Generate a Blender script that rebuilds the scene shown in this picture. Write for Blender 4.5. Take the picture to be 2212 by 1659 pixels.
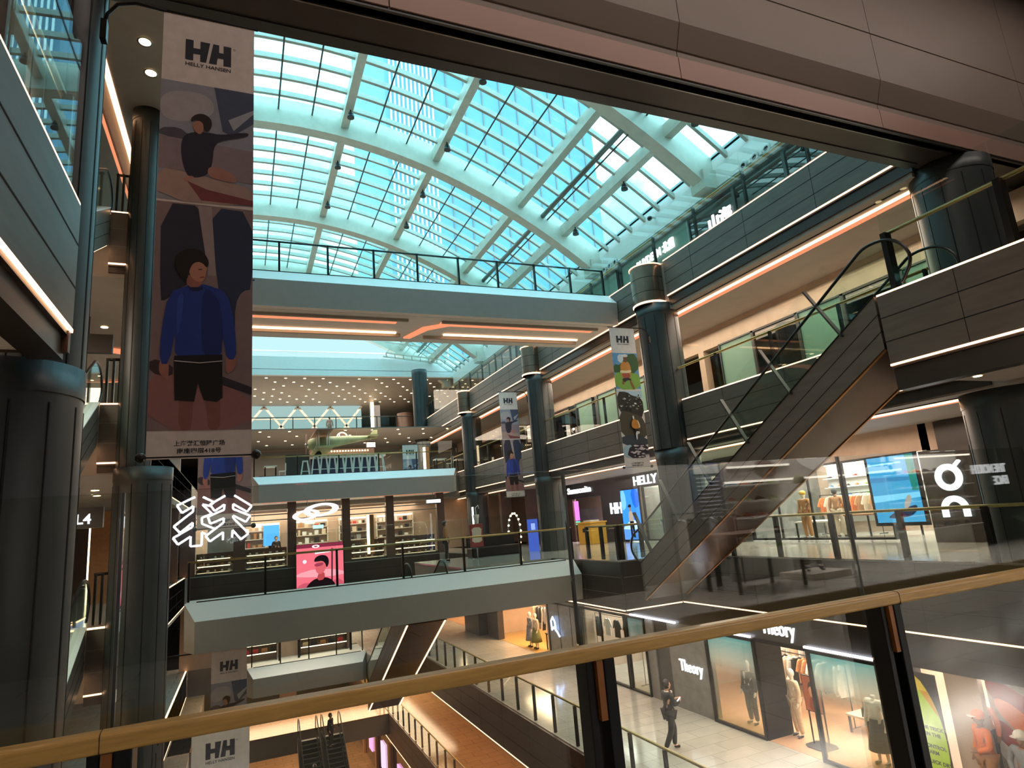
import bpy, bmesh, math, random
from mathutils import Matrix, Vector
from mathutils.geometry import tessellate_polygon
random.seed(7)
PI = math.pi
SC = bpy.context.scene
C = SC.collection
for o in list(bpy.data.objects): bpy.data.objects.remove(o)
# ---------------------------------------------------------------- camera
cam = bpy.data.cameras.new('camera'); camo = bpy.data.objects.new('camera', cam); C.objects.link(camo)
cam.sensor_width = 36; cam.lens = 1360 / 2212 * 36; cam.clip_end = 600; cam.clip_start = 0.05
Rm = Matrix(((0.91962, -0.00869, -0.39271), (-0.38447, -0.22482, -0.89534), (-0.08051, 0.97436, -0.21009)))
camo.matrix_world = Matrix.Translation((0, 0, 1.55)) @ Rm.to_4x4()
SC.camera = camo
# ---------------------------------------------------------------- sky, exposure
SC.view_settings.view_transform = 'Standard'; SC.view_settings.look = 'None'
SC.view_settings.gamma = 1; SC.view_settings.use_curve_mapping = False
SC.view_settings.exposure = 1.48
try:
    SC.cycles.transparent_max_bounces = 24; SC.cycles.max_bounces = 6
    SC.cycles.diffuse_bounces = 3; SC.cycles.glossy_bounces = 4; SC.cycles.sample_clamp_indirect = 4
    SC.cycles.caustics_reflective = False; SC.cycles.caustics_refractive = False
except Exception: pass
W = bpy.data.worlds.new('world'); SC.world = W; W.use_nodes = True
nt = W.node_tree; nt.nodes.clear()
wo = nt.nodes.new('ShaderNodeOutputWorld'); bg = nt.nodes.new('ShaderNodeBackground')
tc = nt.nodes.new('ShaderNodeTexCoord'); mp = nt.nodes.new('ShaderNodeMapping'); mp.inputs['Scale'].default_value = (1.9, 1.9, 3.0); mp.inputs['Location'].default_value = (.35, .2, .1)
nz = nt.nodes.new('ShaderNodeTexNoise'); nz.inputs['Scale'].default_value = 1.7; nz.inputs['Detail'].default_value = 6; nz.inputs['Roughness'].default_value = .55
cr = nt.nodes.new('ShaderNodeValToRGB')
cr.color_ramp.elements[0].position = .40; cr.color_ramp.elements[0].color = (.36, .66, .82, 1)
cr.color_ramp.elements[1].position = .58; cr.color_ramp.elements[1].color = (1.35, 1.15, 1.1, 1)
nt.links.new(tc.outputs['Generated'], mp.inputs['Vector']); nt.links.new(mp.outputs['Vector'], nz.inputs['Vector'])
nt.links.new(nz.outputs['Fac'], cr.inputs['Fac']); nt.links.new(cr.outputs['Color'], bg.inputs['Color'])
bg.inputs['Strength'].default_value = 1.65
nt.links.new(bg.outputs['Background'], wo.inputs['Surface'])

# ---------------------------------------------------------------- large area lights (shop ceilings, gallery downlighting, one added beam fill)
def area(name, loc, sx, sy, power, col, rot=(0, 0, 0)):
    l = bpy.data.lights.new(name, 'AREA'); l.shape = 'RECTANGLE'; l.size = sx; l.size_y = sy; l.energy = power; l.color = col
    o = bpy.data.objects.new(name, l); C.objects.link(o); o.location = loc; o.rotation_euler = rot; return o
WARM = (1, .78, .6); NEUT = (1, .93, .86); COOL = (.85, .92, 1)
area('shop_light', (15.4, 13.5, -1.75), 2.6, 8, 363, WARM)           # clothes shop, third level
area('shop_light', (15.4, 31.5, -1.75), 2.6, 5, 330, (1, .62, .35))
area('shop_light', (15.4, 43, -1.75), 2.6, 5, 220, (1, .62, .35))
area('shop_light', (15.4, 23.4, -1.75), 2.4, 3, 99, NEUT)
area('shop_light', (15.4, 6.5, -1.75), 2.6, 5, 286, NEUT)
area('shop_light', (20.2, 16, 3.1), 3, 7, 430, NEUT)                 # shoe shop, camera's level
area('shop_light', (20.2, 25.2, 3.1), 3, 3, 240, NEUT)
area('shop_light', (20.2, 32, 3.1), 3, 3, 300, (1, .8, .95))
area('gallery_light', (15.6, 19, 3.15), 3, 22, 340, WARM)
area('gallery_light', (15, 20, 7.9), 2.6, 24, 340, WARM)
area('gallery_light', (11, 17, -1.8), 2.6, 26, 280, WARM)
area('hall_light', (4, 41, 3.2), 14, 5, 480, WARM)                   # end shops
area('hall_light', (6, 44, 8.0), 16, 7, 620, WARM)                   # bar
area('hall_light', (6, 58, 13.4), 18, 10, 650, WARM)
area('hall_light', (3, 38.6, -1.7), 5, .8, 110, WARM)
area('hall_light', (2, 46, -1.8), 10, 6, 500, WARM)
area('hall_light', (6, 50, -7.0), 14, 14, 1200, (1, .7, .45))
area('hall_light', (10.6, 30, -6.7), 2.5, 24, 330, (1, .55, .28))
area('hall_light', (-7, 11, 7.9), 4, 8, 360, WARM)
area('hall_light', (-7, 11, 3.1), 4, 8, 360, WARM)
area('hall_light', (-7, 11, -1.8), 4, 8, 360, WARM)
area('atrium_light', (6, 3.6, 12.75), 24, 2, 190, (1, .8, .7))  # unseen fill added to brighten the near beam
area('balcony_light', (4, -.6, 3.3), 14, 1.2, 26, WARM)
area('back_shop_light', (11, -5.0, 3.2), 10, .8, 330, NEUT)
# ---------------------------------------------------------------- materials
def lin(h):
    h = h.lstrip('#'); out = []
    for i in (0, 2, 4):
        c = int(h[i:i+2], 16) / 255
        out.append(c / 12.92 if c <= .04045 else ((c + .055) / 1.055) ** 2.4)
    return (*out, 1)
MATS = {}
def P(name, col, rough=.5, metal=0., var=.08, scale=6., bump=0., emit=None, es=1., spec=.5, stretch=None, coat=0.):
    m = bpy.data.materials.new(name); m.use_nodes = True; t = m.node_tree; b = t.nodes['Principled BSDF']
    b.inputs['Roughness'].default_value = rough; b.inputs['Metallic'].default_value = metal
    b.inputs['Specular IOR Level'].default_value = spec
    if coat: b.inputs['Coat Weight'].default_value = coat; b.inputs['Coat Roughness'].default_value = .05
    c = lin(col)
    if var > 0:
        g = t.nodes.new('ShaderNodeTexCoord'); n = t.nodes.new('ShaderNodeTexNoise'); n.inputs['Scale'].default_value = scale; n.inputs['Detail'].default_value = 5
        mpp = t.nodes.new('ShaderNodeMapping')
        if stretch: mpp.inputs['Scale'].default_value = stretch
        r = t.nodes.new('ShaderNodeValToRGB'); r.color_ramp.elements[0].position = .3; r.color_ramp.elements[1].position = .7
        r.color_ramp.elements[0].color = tuple(x * (1 - var) for x in c[:3]) + (1,)
        r.color_ramp.elements[1].color = tuple(min(1, x * (1 + var)) for x in c[:3]) + (1,)
        t.links.new(g.outputs['Object'], mpp.inputs['Vector']); t.links.new(mpp.outputs['Vector'], n.inputs['Vector'])
        t.links.new(n.outputs['Fac'], r.inputs['Fac']); t.links.new(r.outputs['Color'], b.inputs['Base Color'])
        if bump:
            bp = t.nodes.new('ShaderNodeBump'); bp.inputs['Strength'].default_value = bump; bp.inputs['Distance'].default_value = .01
            t.links.new(n.outputs['Fac'], bp.inputs['Height']); t.links.new(bp.outputs['Normal'], b.inputs['Normal'])
    else: b.inputs['Base Color'].default_value = c
    if emit: b.inputs['Emission Color'].default_value = lin(emit); b.inputs['Emission Strength'].default_value = es
    MATS[name] = m; return m
def E(name, col, s):
    m = bpy.data.materials.new(name); m.use_nodes = True; t = m.node_tree; t.nodes.clear()
    o = t.nodes.new('ShaderNodeOutputMaterial'); e = t.nodes.new('ShaderNodeEmission'); e.inputs['Color'].default_value = lin(col); e.inputs['Strength'].default_value = s
    t.links.new(e.outputs[0], o.inputs[0]); MATS[name] = m; return m
def G(name, tint, boost=1., rough=0., gcol='#ffffff', base=0.):
    m = bpy.data.materials.new(name); m.use_nodes = True; t = m.node_tree; t.nodes.clear()
    o = t.nodes.new('ShaderNodeOutputMaterial'); tr = t.nodes.new('ShaderNodeBsdfTransparent'); tr.inputs['Color'].default_value = lin(tint)
    gl = t.nodes.new('ShaderNodeBsdfGlossy'); gl.inputs['Roughness'].default_value = rough; gl.inputs['Color'].default_value = lin(gcol)
    fr = t.nodes.new('ShaderNodeFresnel'); ge = t.nodes.new('ShaderNodeNewGeometry'); mi = t.nodes.new('ShaderNodeMath'); mi.operation = 'MULTIPLY_ADD'
    mi.inputs[1].default_value = 1 / 1.5 - 1.5; mi.inputs[2].default_value = 1.5     # same reflectance on both faces of the pane
    t.links.new(ge.outputs['Backfacing'], mi.inputs[0]); t.links.new(mi.outputs[0], fr.inputs['IOR'])
    ml = t.nodes.new('ShaderNodeMath'); ml.operation = 'MULTIPLY_ADD'; ml.inputs[1].default_value = boost; ml.inputs[2].default_value = base; ml.use_clamp = True
    mx = t.nodes.new('ShaderNodeMixShader')
    t.links.new(fr.outputs[0], ml.inputs[0]); t.links.new(ml.outputs[0], mx.inputs[0]); t.links.new(tr.outputs[0], mx.inputs[1]); t.links.new(gl.outputs[0], mx.inputs[2]); t.links.new(mx.outputs[0], o.inputs[0])
    MATS[name] = m; return m
P('panel', '#6a6159', .45, .2, .12, 3., stretch=(.4, .4, 3))
P('panel_dark', '#37322f', .35, .2, .1, 3.)
P('panel_brown', '#553f35', .4, .15, .12, 2.)
P('joint', '#8a8078', .5, .3, 0)
P('groove', '#0c0b0b', .8, 0, 0)
P('black_metal', '#17181a', .38, .6, .1, 20)
P('steel', '#8d9290', .28, .9, .05, 20)
P('grey_metal', '#4a4d4f', .35, .7, .08, 20)
P('gold_rail', '#b49b62', .32, .6, .1, 20)
P('col_metal', '#3d4345', .4, .2, .14, 4., stretch=(1, 1, .3))
P('col_rib', '#14181b', .5, .4, 0)
P('drum', '#8a7a6e', .25, .8, .05, 4)
P('white_paint', '#cfd0cc', .55, 0, .04, 5)
P('brass', '#b07a3a', .3, .8, .05, 8)
P('white_wall', '#f2f3f0', .5, 0, .02, 5)
P('white_band', '#eceeed', .5, 0, .02, 5)
P('soffit', '#9c958c', .6, 0, .05, 2)
P('soffit_grey', '#77746f', .55, 0, .05, 2)
P('cream_wall', '#b49c88', .6, 0, .08, 2)
P('roof_steel', '#d8d8ca', .45, .1, .07, 3)
P('roof_bar', '#b9bab0', .45, .2, .07, 5)
P('rod', '#55524c', .4, .5, 0)
P('pipe', '#7d7f7a', .3, .7, .05, 8)
P('wood', '#b8924e', .38, 0, .16, 5., stretch=(1.5, 18, 18), coat=.3)
P('wood_bracket', '#8a5420', .45, 0, .15, 9., stretch=(1, 1, 1))
P('tile_light', '#b7b2a6', .12, 0, .14, 1.2, spec=.6)
P('tile_brown', '#8d6a46', .12, 0, .25, .8, spec=.6)
P('tile_shop', '#c29878', .2, 0, .1, 1)
P('gloss_beige', '#857b73', .5, 0, .03, 1, spec=.4)
P('gloss_pink', '#a3857b', .45, .1, .03, 1, spec=.5)  # pink reflected band put into the panel colour
P('escal_under', '#4a3322', .25, .5, .12, 2.)
P('step', '#141414', .5, .4, .1, 30)
P('rubber', '#0b0b0c', .35, 0, 0)
P('grey_stone', '#6a6864', .4, 0, .18, 4.)
P('navy_wall', '#14182c', .3, .1, .1, 2)
P('skin', '#c89a80', .55, 0, .05, 8)
P('skin_dark', '#8b6450', .55, 0, .05, 8)
P('hair', '#15110f', .5, 0, .2, 40)
P('suit', '#14161b', .7, 0, .15, 30)
P('white_cloth', '#dcd6ce', .8, 0, .08, 12, bump=.3)
P('cream_cloth', '#c3ae94', .8, 0, .1, 12, bump=.3)
P('grey_cloth', '#7e7f84', .8, 0, .12, 12, bump=.3)
P('black_cloth', '#1b1b1e', .8, 0, .15, 12, bump=.3)
P('navy_cloth', '#232c44', .8, 0, .12, 12, bump=.3)
P('green_cloth', '#65682f', .8, 0, .12, 12, bump=.3)
P('olive_cloth', '#5c5a42', .8, 0, .12, 12, bump=.3)
P('orange_cloth', '#d8713a', .8, 0, .12, 12, bump=.3)
P('tan_cloth', '#a5724a', .8, 0, .12, 12, bump=.3)
P('red_cloth', '#b0332a', .8, 0, .12, 12, bump=.3)
P('blue_cloth', '#5f8cb8', .8, 0, .12, 12, bump=.3)
P('lime_cloth', '#9ac06a', .8, 0, .12, 12, bump=.3)
P('plaid', '#2e343a', .8, 0, .5, 14, bump=.2, stretch=(.2, .2, 5))
P('mannequin', '#d9cfc4', .35, 0, .03, 6)
P('yellow_box', '#c79a1c', .4, 0, .08, 6)
P('furniture', '#c8bfb2', .5, 0, .06, 6)
P('rubber_sole', '#d6d4cf', .5, 0, 0)
P('teal', '#257f96', .5, 0, .1, 3)
P('concrete', '#6b8fa6', .7, 0, .08, .15)
P('tower_stripe', '#f4fafa', .7, 0, .03, .5)
P('green_glass', '#6f9182', .4, 0, .1, .6, spec=.3)
P('bridge_face', '#a4a19d', .5, 0, .03, 4)  # darker copy of the bridge paint, shade painted in
P('mural', '#4b6d62', .6, 0, .6, 2.)
P('bar_navy', '#1f2a4a', .4, 0, .05, 6)
P('red_kiosk', '#8c2e31', .4, 0, .08, 6)
P('plane_green', '#8d9068', .6, 0, .35, 1.2)
P('plane_red', '#73534b', .6, 0, .1, 3)
P('brick_white', '#c9c8c4', .7, 0, .1, 4)
E('led_warm', '#ffbf8c', 2.2); E('led_white', '#e9ecff', 4.); E('cove', '#ff9c70', .36); E('cove_soft', '#f0a184', .35)
E('lamp_spot', '#ffdca0', 6.); E('sign_white', '#ffffff', .7); E('neon_white', '#f2f4ff', 6.); E('sign_soft', '#f2efe4', 1.6); E('case_light', '#ffe0b0', 2.5)
E('ceiling_glow', '#ffd6b0', 1.5); E('screen_magenta', '#f05ad0', 1.5); E('lamp_white', '#fff2e0', 2.)
G('glass', '#f6fbfa', .38); G('glass_green', '#e6f3ee', .9); G('glass_roof', '#9fe2ea', .5); G('glass_shop', '#f4f7f5', .8); G('glass_dark', '#5a5c5c', 1.6)
G('glass_front', '#f3f6f4', 1.15, base=.015)

# ---------------------------------------------------------------- mesh helpers
def tile(name, col, joint, sz, rough=.12):
    m = P(name, col, rough, 0, 0, spec=.6); t = m.node_tree; b = t.nodes['Principled BSDF']; g = t.nodes.new('ShaderNodeTexCoord'); k = t.nodes.new('ShaderNodeTexBrick')
    c = lin(col); k.inputs['Color1'].default_value = c; k.inputs['Color2'].default_value = tuple(x * .88 for x in c[:3]) + (1,); k.inputs['Mortar'].default_value = lin(joint)
    k.inputs['Scale'].default_value = 1; k.inputs['Brick Width'].default_value = sz; k.inputs['Row Height'].default_value = sz * .5; k.inputs['Mortar Size'].default_value = .008
    n = t.nodes.new('ShaderNodeTexNoise'); n.inputs['Scale'].default_value = 1.5; n.inputs['Detail'].default_value = 6; x = t.nodes.new('ShaderNodeMix'); x.data_type = 'RGBA'; x.blend_type = 'MULTIPLY'; x.inputs[0].default_value = .35
    t.links.new(g.outputs['Object'], k.inputs['Vector']); t.links.new(g.outputs['Object'], n.inputs['Vector']); t.links.new(k.outputs['Color'], x.inputs[6]); t.links.new(n.outputs['Fac'], x.inputs[7]); t.links.new(x.outputs[2], b.inputs['Base Color'])
tile('tile_light', '#c4c0b6', '#8d8980', 1.2); tile('tile_brown', '#9c7650', '#6b4e33', 1.2)
class MB:
    def __init__(s): s.v = []; s.f = []; s.m = []; s.s = []; s.mn = []
    def mi(s, m):
        if m not in s.mn: s.mn.append(m)
        return s.mn.index(m)
    def add(s, vs, fs, m, smooth=False):
        b = len(s.v); s.v += [Vector(v) for v in vs]; k = s.mi(m)
        for f in fs: s.f.append([b + i for i in f]); s.m.append(k); s.s.append(smooth)
        return s
    def box(s, x0, x1, y0, y1, z0, z1, m):
        vs = [(x, y, z) for x in (x0, x1) for y in (y0, y1) for z in (z0, z1)]
        return s.add(vs, [(0, 1, 3, 2), (4, 6, 7, 5), (0, 4, 5, 1), (2, 3, 7, 6), (0, 2, 6, 4), (1, 5, 7, 3)], m)
    def obox(s, p0, p1, w, h, m, up=(0, 0, 1)):
        p0 = Vector(p0); p1 = Vector(p1); d = (p1 - p0).normalized(); r = d.cross(Vector(up)).normalized(); u = r.cross(d)
        vs = [p + r * a * w / 2 + u * b * h / 2 for p in (p0, p1) for a in (-1, 1) for b in (-1, 1)]
        return s.add(vs, [(0, 1, 3, 2), (4, 6, 7, 5), (0, 4, 5, 1), (2, 3, 7, 6), (0, 2, 6, 4), (1, 5, 7, 3)], m)
    def prism(s, poly, ax, a, b, m):
        n = len(poly)
        def pt(p, t): return {'x': (t, p[0], p[1]), 'y': (p[0], t, p[1]), 'z': (p[0], p[1], t)}[ax]
        vs = [pt(p, a) for p in poly] + [pt(p, b) for p in poly]
        fs = [(i, (i + 1) % n, n + (i + 1) % n, n + i) for i in range(n)]
        tr = tessellate_polygon([[Vector((p[0], p[1], 0)) for p in poly]])
        fs += [tuple(t) for t in tr] + [tuple(n + i for i in reversed(t)) for t in tr]
        return s.add(vs, fs, m)
    def cyl(s, p0, p1, r, m, n=12, r1=None, caps=True):
        return s.tube([p0, p1], [r, r if r1 is None else r1], m, n, caps)
    def tube(s, path, r, m, n=8, caps=True):
        path = [Vector(p) for p in path]; rs = r if isinstance(r, (list, tuple)) else [r] * len(path)
        vs = []; fs = []; prev = None
        for i, p in enumerate(path):
            d = (path[min(i + 1, len(path) - 1)] - path[max(i - 1, 0)]).normalized()
            if prev is None:
                a = Vector((0, 0, 1)) if abs(d.z) < .9 else Vector((1, 0, 0)); u = d.cross(a).normalized()
            else: u = (prev - d * prev.dot(d)).normalized()
            w = d.cross(u); prev = u
            vs += [p + (u * math.cos(2 * PI * k / n) + w * math.sin(2 * PI * k / n)) * rs[i] for k in range(n)]
        for i in range(len(path) - 1):
            for k in range(n): fs.append((i * n + k, i * n + (k + 1) % n, (i + 1) * n + (k + 1) % n, (i + 1) * n + k))
        s.add(vs, fs, m, True)
        if caps: s.add(vs[:n], [tuple(reversed(range(n)))], m); s.add(vs[-n:], [tuple(range(n))], m)
        return s
    def lathe(s, prof, cx, cy, m, n=32, a0=0, a1=2 * PI):
        full = abs(a1 - a0 - 2 * PI) < 1e-6; k = n if full else n + 1; vs = []; fs = []
        for r, z in prof:
            for i in range(k):
                a = a0 + (a1 - a0) * i / n; vs.append((cx + r * math.cos(a), cy + r * math.sin(a), z))
        for j in range(len(prof) - 1):
            for i in range(n): fs.append((j * k + i, j * k + (i + 1) % k, (j + 1) * k + (i + 1) % k, (j + 1) * k + i))
        return s.add(vs, fs, m, True)
    def ball(s, c, r, m, n=12, sc=(1, 1, 1)):
        vs = []; fs = []; h = n // 2
        for j in range(h + 1):
            t = PI * j / h
            for i in range(n):
                a = 2 * PI * i / n; vs.append((c[0] + sc[0] * r * math.sin(t) * math.cos(a), c[1] + sc[1] * r * math.sin(t) * math.sin(a), c[2] + sc[2] * r * math.cos(t)))
        for j in range(h):
            for i in range(n): fs.append((j * n + i, (j + 1) * n + i, (j + 1) * n + (i + 1) % n, j * n + (i + 1) % n))
        return s.add(vs, fs, m, True)
    def flat(s, poly, M, m, off=0.):     # outline in (u,v) placed by frame M=(origin,right,up), normal = right x up
        o, r, u = (Vector(a) for a in M); nrm = r.cross(u)
        tr = tessellate_polygon([[Vector((p[0], p[1], 0)) for p in poly]])
        return s.add([o + r * p[0] + u * p[1] + nrm * off for p in poly], [tuple(t) for t in tr], m)
    def build(s, name, parent=None, bevel=0, **kw):
        me = bpy.data.meshes.new(name); off = Vector(parent['org']) if parent is not None and 'org' in parent else Vector((0, 0, 0))
        me.from_pydata([v - off for v in s.v], [], s.f)
        for n_ in s.mn: me.materials.append(MATS[n_])
        me.polygons.foreach_set('material_index', s.m); me.polygons.foreach_set('use_smooth', s.s); me.update()
        bm = bmesh.new(); bm.from_mesh(me); bmesh.ops.remove_doubles(bm, verts=bm.verts, dist=1e-5); bmesh.ops.recalc_face_normals(bm, faces=bm.faces); bm.to_mesh(me); bm.free()
        o = bpy.data.objects.new(name, me); C.objects.link(o)
        if parent is not None:
            o.parent = parent
            if 'org' in parent: o['org'] = list(parent['org'])
        if bevel:
            b = o.modifiers.new('b', 'BEVEL'); b.width = bevel; b.segments = 2; b.limit_method = 'ANGLE'
        tag(o, **kw); return o
def tag(o, label=None, cat=None, group=None, kind=None):
    if label: o['label'] = label
    if cat: o['category'] = cat
    if group: o['group'] = group
    if kind: o['kind'] = kind
def thing(name, loc, label, cat, group=None):
    o = bpy.data.objects.new(name, None); C.objects.link(o); o.location = loc; o.empty_display_size = .1; o['org'] = list(loc)
    tag(o, label, cat, group); return o
KC = {}
def kids(o):
    if o.name not in KC: KC[o.name] = [c for c in bpy.data.objects if c.parent == o]
    return KC[o.name]
def copy_tree(o, parent=None):
    ch = kids(o); c = o.copy(); C.objects.link(c); c.parent = parent; KC[c.name] = []
    for k in ch: copy_tree(k, c)
    return c
def place(proto, loc, rz=0, label=None, group=None, cat=None, sc=None, first=[set()]):
    if proto.name not in first[0]: first[0].add(proto.name); o = proto
    else: o = copy_tree(proto)
    o.location = loc; o.rotation_euler = (0, 0, rz)
    if sc: o.scale = (sc, sc, sc)
    if label: o['label'] = label
    if group: o['group'] = group
    if cat: o['category'] = cat
    return o
def struct(name, mb, **kw): return mb.build(name, None, kind='structure', **kw)
def textmb(mb, txt, M, size, depth, m, align='LEFT', mirror=False, bold=0., fit=None):
    cu = bpy.data.curves.new('t', 'FONT'); cu.body = txt; cu.size = size; cu.extrude = 0; cu.align_x = align; cu.offset = bold; cu.resolution_u = 3
    o = bpy.data.objects.new('t', cu); C.objects.link(o); bpy.context.view_layer.update()
    me = bpy.data.meshes.new_from_object(o.evaluated_get(bpy.context.evaluated_depsgraph_get()))
    bpy.data.objects.remove(o); bpy.data.curves.remove(cu)
    og, r, u = (Vector(a) for a in M); n = r.cross(u); vs = [v.co.copy() for v in me.vertices]
    if fit and vs:
        x0 = min(v.x for v in vs); x1 = max(v.x for v in vs)
        for v in vs: v.x = (v.x - x0) / (x1 - x0) * fit
    if mirror:
        for v in vs: v.x = -v.x
    fs = [tuple(p.vertices) for p in me.polygons]
    if depth > 0:
        k = len(vs); bmv = [og + r * v.x + u * v.y + n * depth for v in vs] + [og + r * v.x + u * v.y for v in vs]
        edges = {}
        for f in fs:
            for a, b in zip(f, f[1:] + f[:1]):
                key = (min(a, b), max(a, b)); edges.setdefault(key, []).append((a, b))
        side = [(a, b, b + k, a + k) for l in edges.values() if len(l) == 1 for a, b in l]
        mb.add(bmv, fs + [tuple(i + k for i in reversed(f)) for f in fs] + side, m)
    else: mb.add([og + r * v.x + u * v.y for v in vs], fs, m)
    bpy.data.meshes.remove(me); return mb
def smooth(pts, it=2):
    for _ in range(it):
        q = []
        for a, b in zip(pts, pts[1:] + pts[:1]):
            q += [(a[0] * .75 + b[0] * .25, a[1] * .75 + b[1] * .25), (a[0] * .25 + b[0] * .75, a[1] * .25 + b[1] * .75)]
        pts = q
    return pts
def soft(path, it=2):
    for _ in range(it):
        q = [path[0]]
        for a, b in zip(path, path[1:]): q += [tuple(a[i] * .75 + b[i] * .25 for i in range(3)), tuple(a[i] * .25 + b[i] * .75 for i in range(3))]
        path = q + [path[-1]]
    return path
def pic(col, rough=.65):          # printed colour of a poster or photograph
    k = 'print_' + col.strip('#') + ('s' if rough < .5 else '')
    if k not in MATS: P(k, col, rough, 0, .07, 9)
    return k
def scr(col, s=1.):
    s = round(s * .55, 3)
    k = 'screen_' + col.strip('#') + str(s)
    if k not in MATS: E(k, col, s)
    return k

# ================================================================ SETTING
def L6(z): return z
XR = 13.2
# --- ground floor and slabs
mb = MB(); mb.box(-26, 34, -12, 80, -14.9, -14.7, 'tile_brown'); struct('floor', mb)
def slab(name, x0, x1, y0, y1, z1, z0, top, bot):
    m = MB(); m.box(x0, x1, y0, y1, z1 - .06, z1, top); m.box(x0 + .02, x1, y0 + .02, y1 - .02, z0, z1 - .06, bot); return struct(name, m)
slab('floor_lower_right', 8.78, 24, -6, 75, -9.8, -11.3, 'tile_brown', 'soffit_grey')
slab('floor_third_right', 8.78, 24, -6, 75, -4.9, -6.35, 'tile_light', 'soffit_grey')
slab('floor_right', XR + .08, 26, -1.5, 70, 0, -1.5, 'tile_light', 'soffit')
slab('floor_fifth_right', XR + .08, 26, 1.1, 70, 4.94, 3.3, 'tile_light', 'soffit')
slab('floor_sixth_right', XR + .08, 26, 7.85, 75, 9.8, 8.1, 'tile_light', 'soffit')
slab('floor_left_sixth', -13.5, -4.7, -4, 75, 9.8, 8.1, 'tile_light', 'soffit')
slab('floor_left_fifth', -13.5, -4.7, -4, 75, 4.94, 3.3, 'tile_light', 'soffit')
slab('floor_left', -13.5, -4.7, 2.4, 75, 0, -1.5, 'tile_light', 'soffit')
slab('floor_left_third', -13.5, -4.7, -4, 75, -4.9, -6.4, 'tile_light', 'soffit')
slab('floor_left_lower', -13.5, -4.7, -4, 75, -9.8, -11.3, 'tile_light', 'soffit')
for i, (zt, zb) in enumerate(((9.8, 8.1), (4.94, 3.3), (0, -1.5), (-4.9, -6.4), (-9.8, -11.3))):
    slab('floor_left_landing', -4.7, -2.62, 16.9, 60, zt, zb, 'tile_light', 'soffit')
slab('floor_left_front_fifth', -4.7, -1.57, 1.1, 6.74, 4.88, 3.4, 'tile_light', 'white_paint')
# our own walkway and the hall behind it
slab('floor_balcony', -13.5, 26, -9, 2.42, 0, -.9, 'tile_light', 'soffit_grey')
mb = MB(); mb.box(-13.5, 26, -9, 1.0, 3.42, 3.55, 'soffit'); struct('ceiling', mb)
mb = MB(); mb.box(-13.7, 26.2, -9.3, -9.1, -14.9, 13.1, 'grey_stone'); struct('wall_back', mb)
# far platforms
slab('floor_end', -6, 26, 37.05, 70, 0, -1.5, 'tile_light', 'soffit')
slab('floor_end_fifth', .5, 26, 40.2, 70, 4.94, 3.34, 'tile_light', 'soffit_grey')
slab('floor_end_sixth', -13.5, 26, 52.05, 75, 9.8, 8.2, 'tile_light', 'soffit_grey')
slab('floor_end_third', -6, 8.7, 41, 75, -4.9, -6.4, 'tile_light', 'soffit_grey')
slab('floor_end_lower', -13, 8.7, 43.5, 47, -9.8, -11, 'tile_brown', 'soffit_grey')
# deck beside the middle bridge on the camera's level
slab('floor_deck', 7.3, XR + .1, 22.6, 29.5, 0, -1.5, 'tile_light', 'soffit')
slab('floor_deck_landing', 11.0, XR + .1, 17.8, 22.6, 0, -1.45, 'tile_light', 'panel_dark')
# left ceiling under the roof, with wall up to the roof
mb = MB(); mb.box(-13.5, -3.46, 2, 50, 12.7, 12.9, 'soffit'); mb.box(-2.98, -.9, 2, 50, 12.7, 12.9, 'soffit'); mb.box(-3.46, -2.98, 2, 50, 12.86, 12.98, 'soffit')
struct('ceiling_left', mb)
mb = MB(); mb.box(-.95, -.75, 2, 51.4, 12.7, 19.8, 'white_paint'); struct('wall_roof_left', mb)
mb = MB(); mb.box(-13.7, -13.5, -9.3, 75.2, -14.9, 14, 'cream_wall'); struct('wall_left', mb)
mb = MB(); mb.box(-14, 34, 75, 75.3, -15, 14, 'soffit_grey'); struct('wall_far', mb)
mb = MB(); mb.box(26, 26.2, -9.3, 75.2, -14.9, 14.4, 'grey_stone'); struct('wall_right', mb)
# white wall over the sixth-level shops
mb = MB(); mb.box(16.5, 16.9, 7.9, 50, 13.0, 14.5, 'white_wall'); mb.box(16.28, 16.5, 7.9, 50, 12.86, 13.02, 'soffit'); mb.box(16.44, 16.5, 7.9, 50, 13.12, 13.2, 'soffit_grey')
mb.box(16.5, 26.2, 7.0, 75, 14.4, 14.6, 'white_paint'); struct('wall_right_upper', mb)

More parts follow.
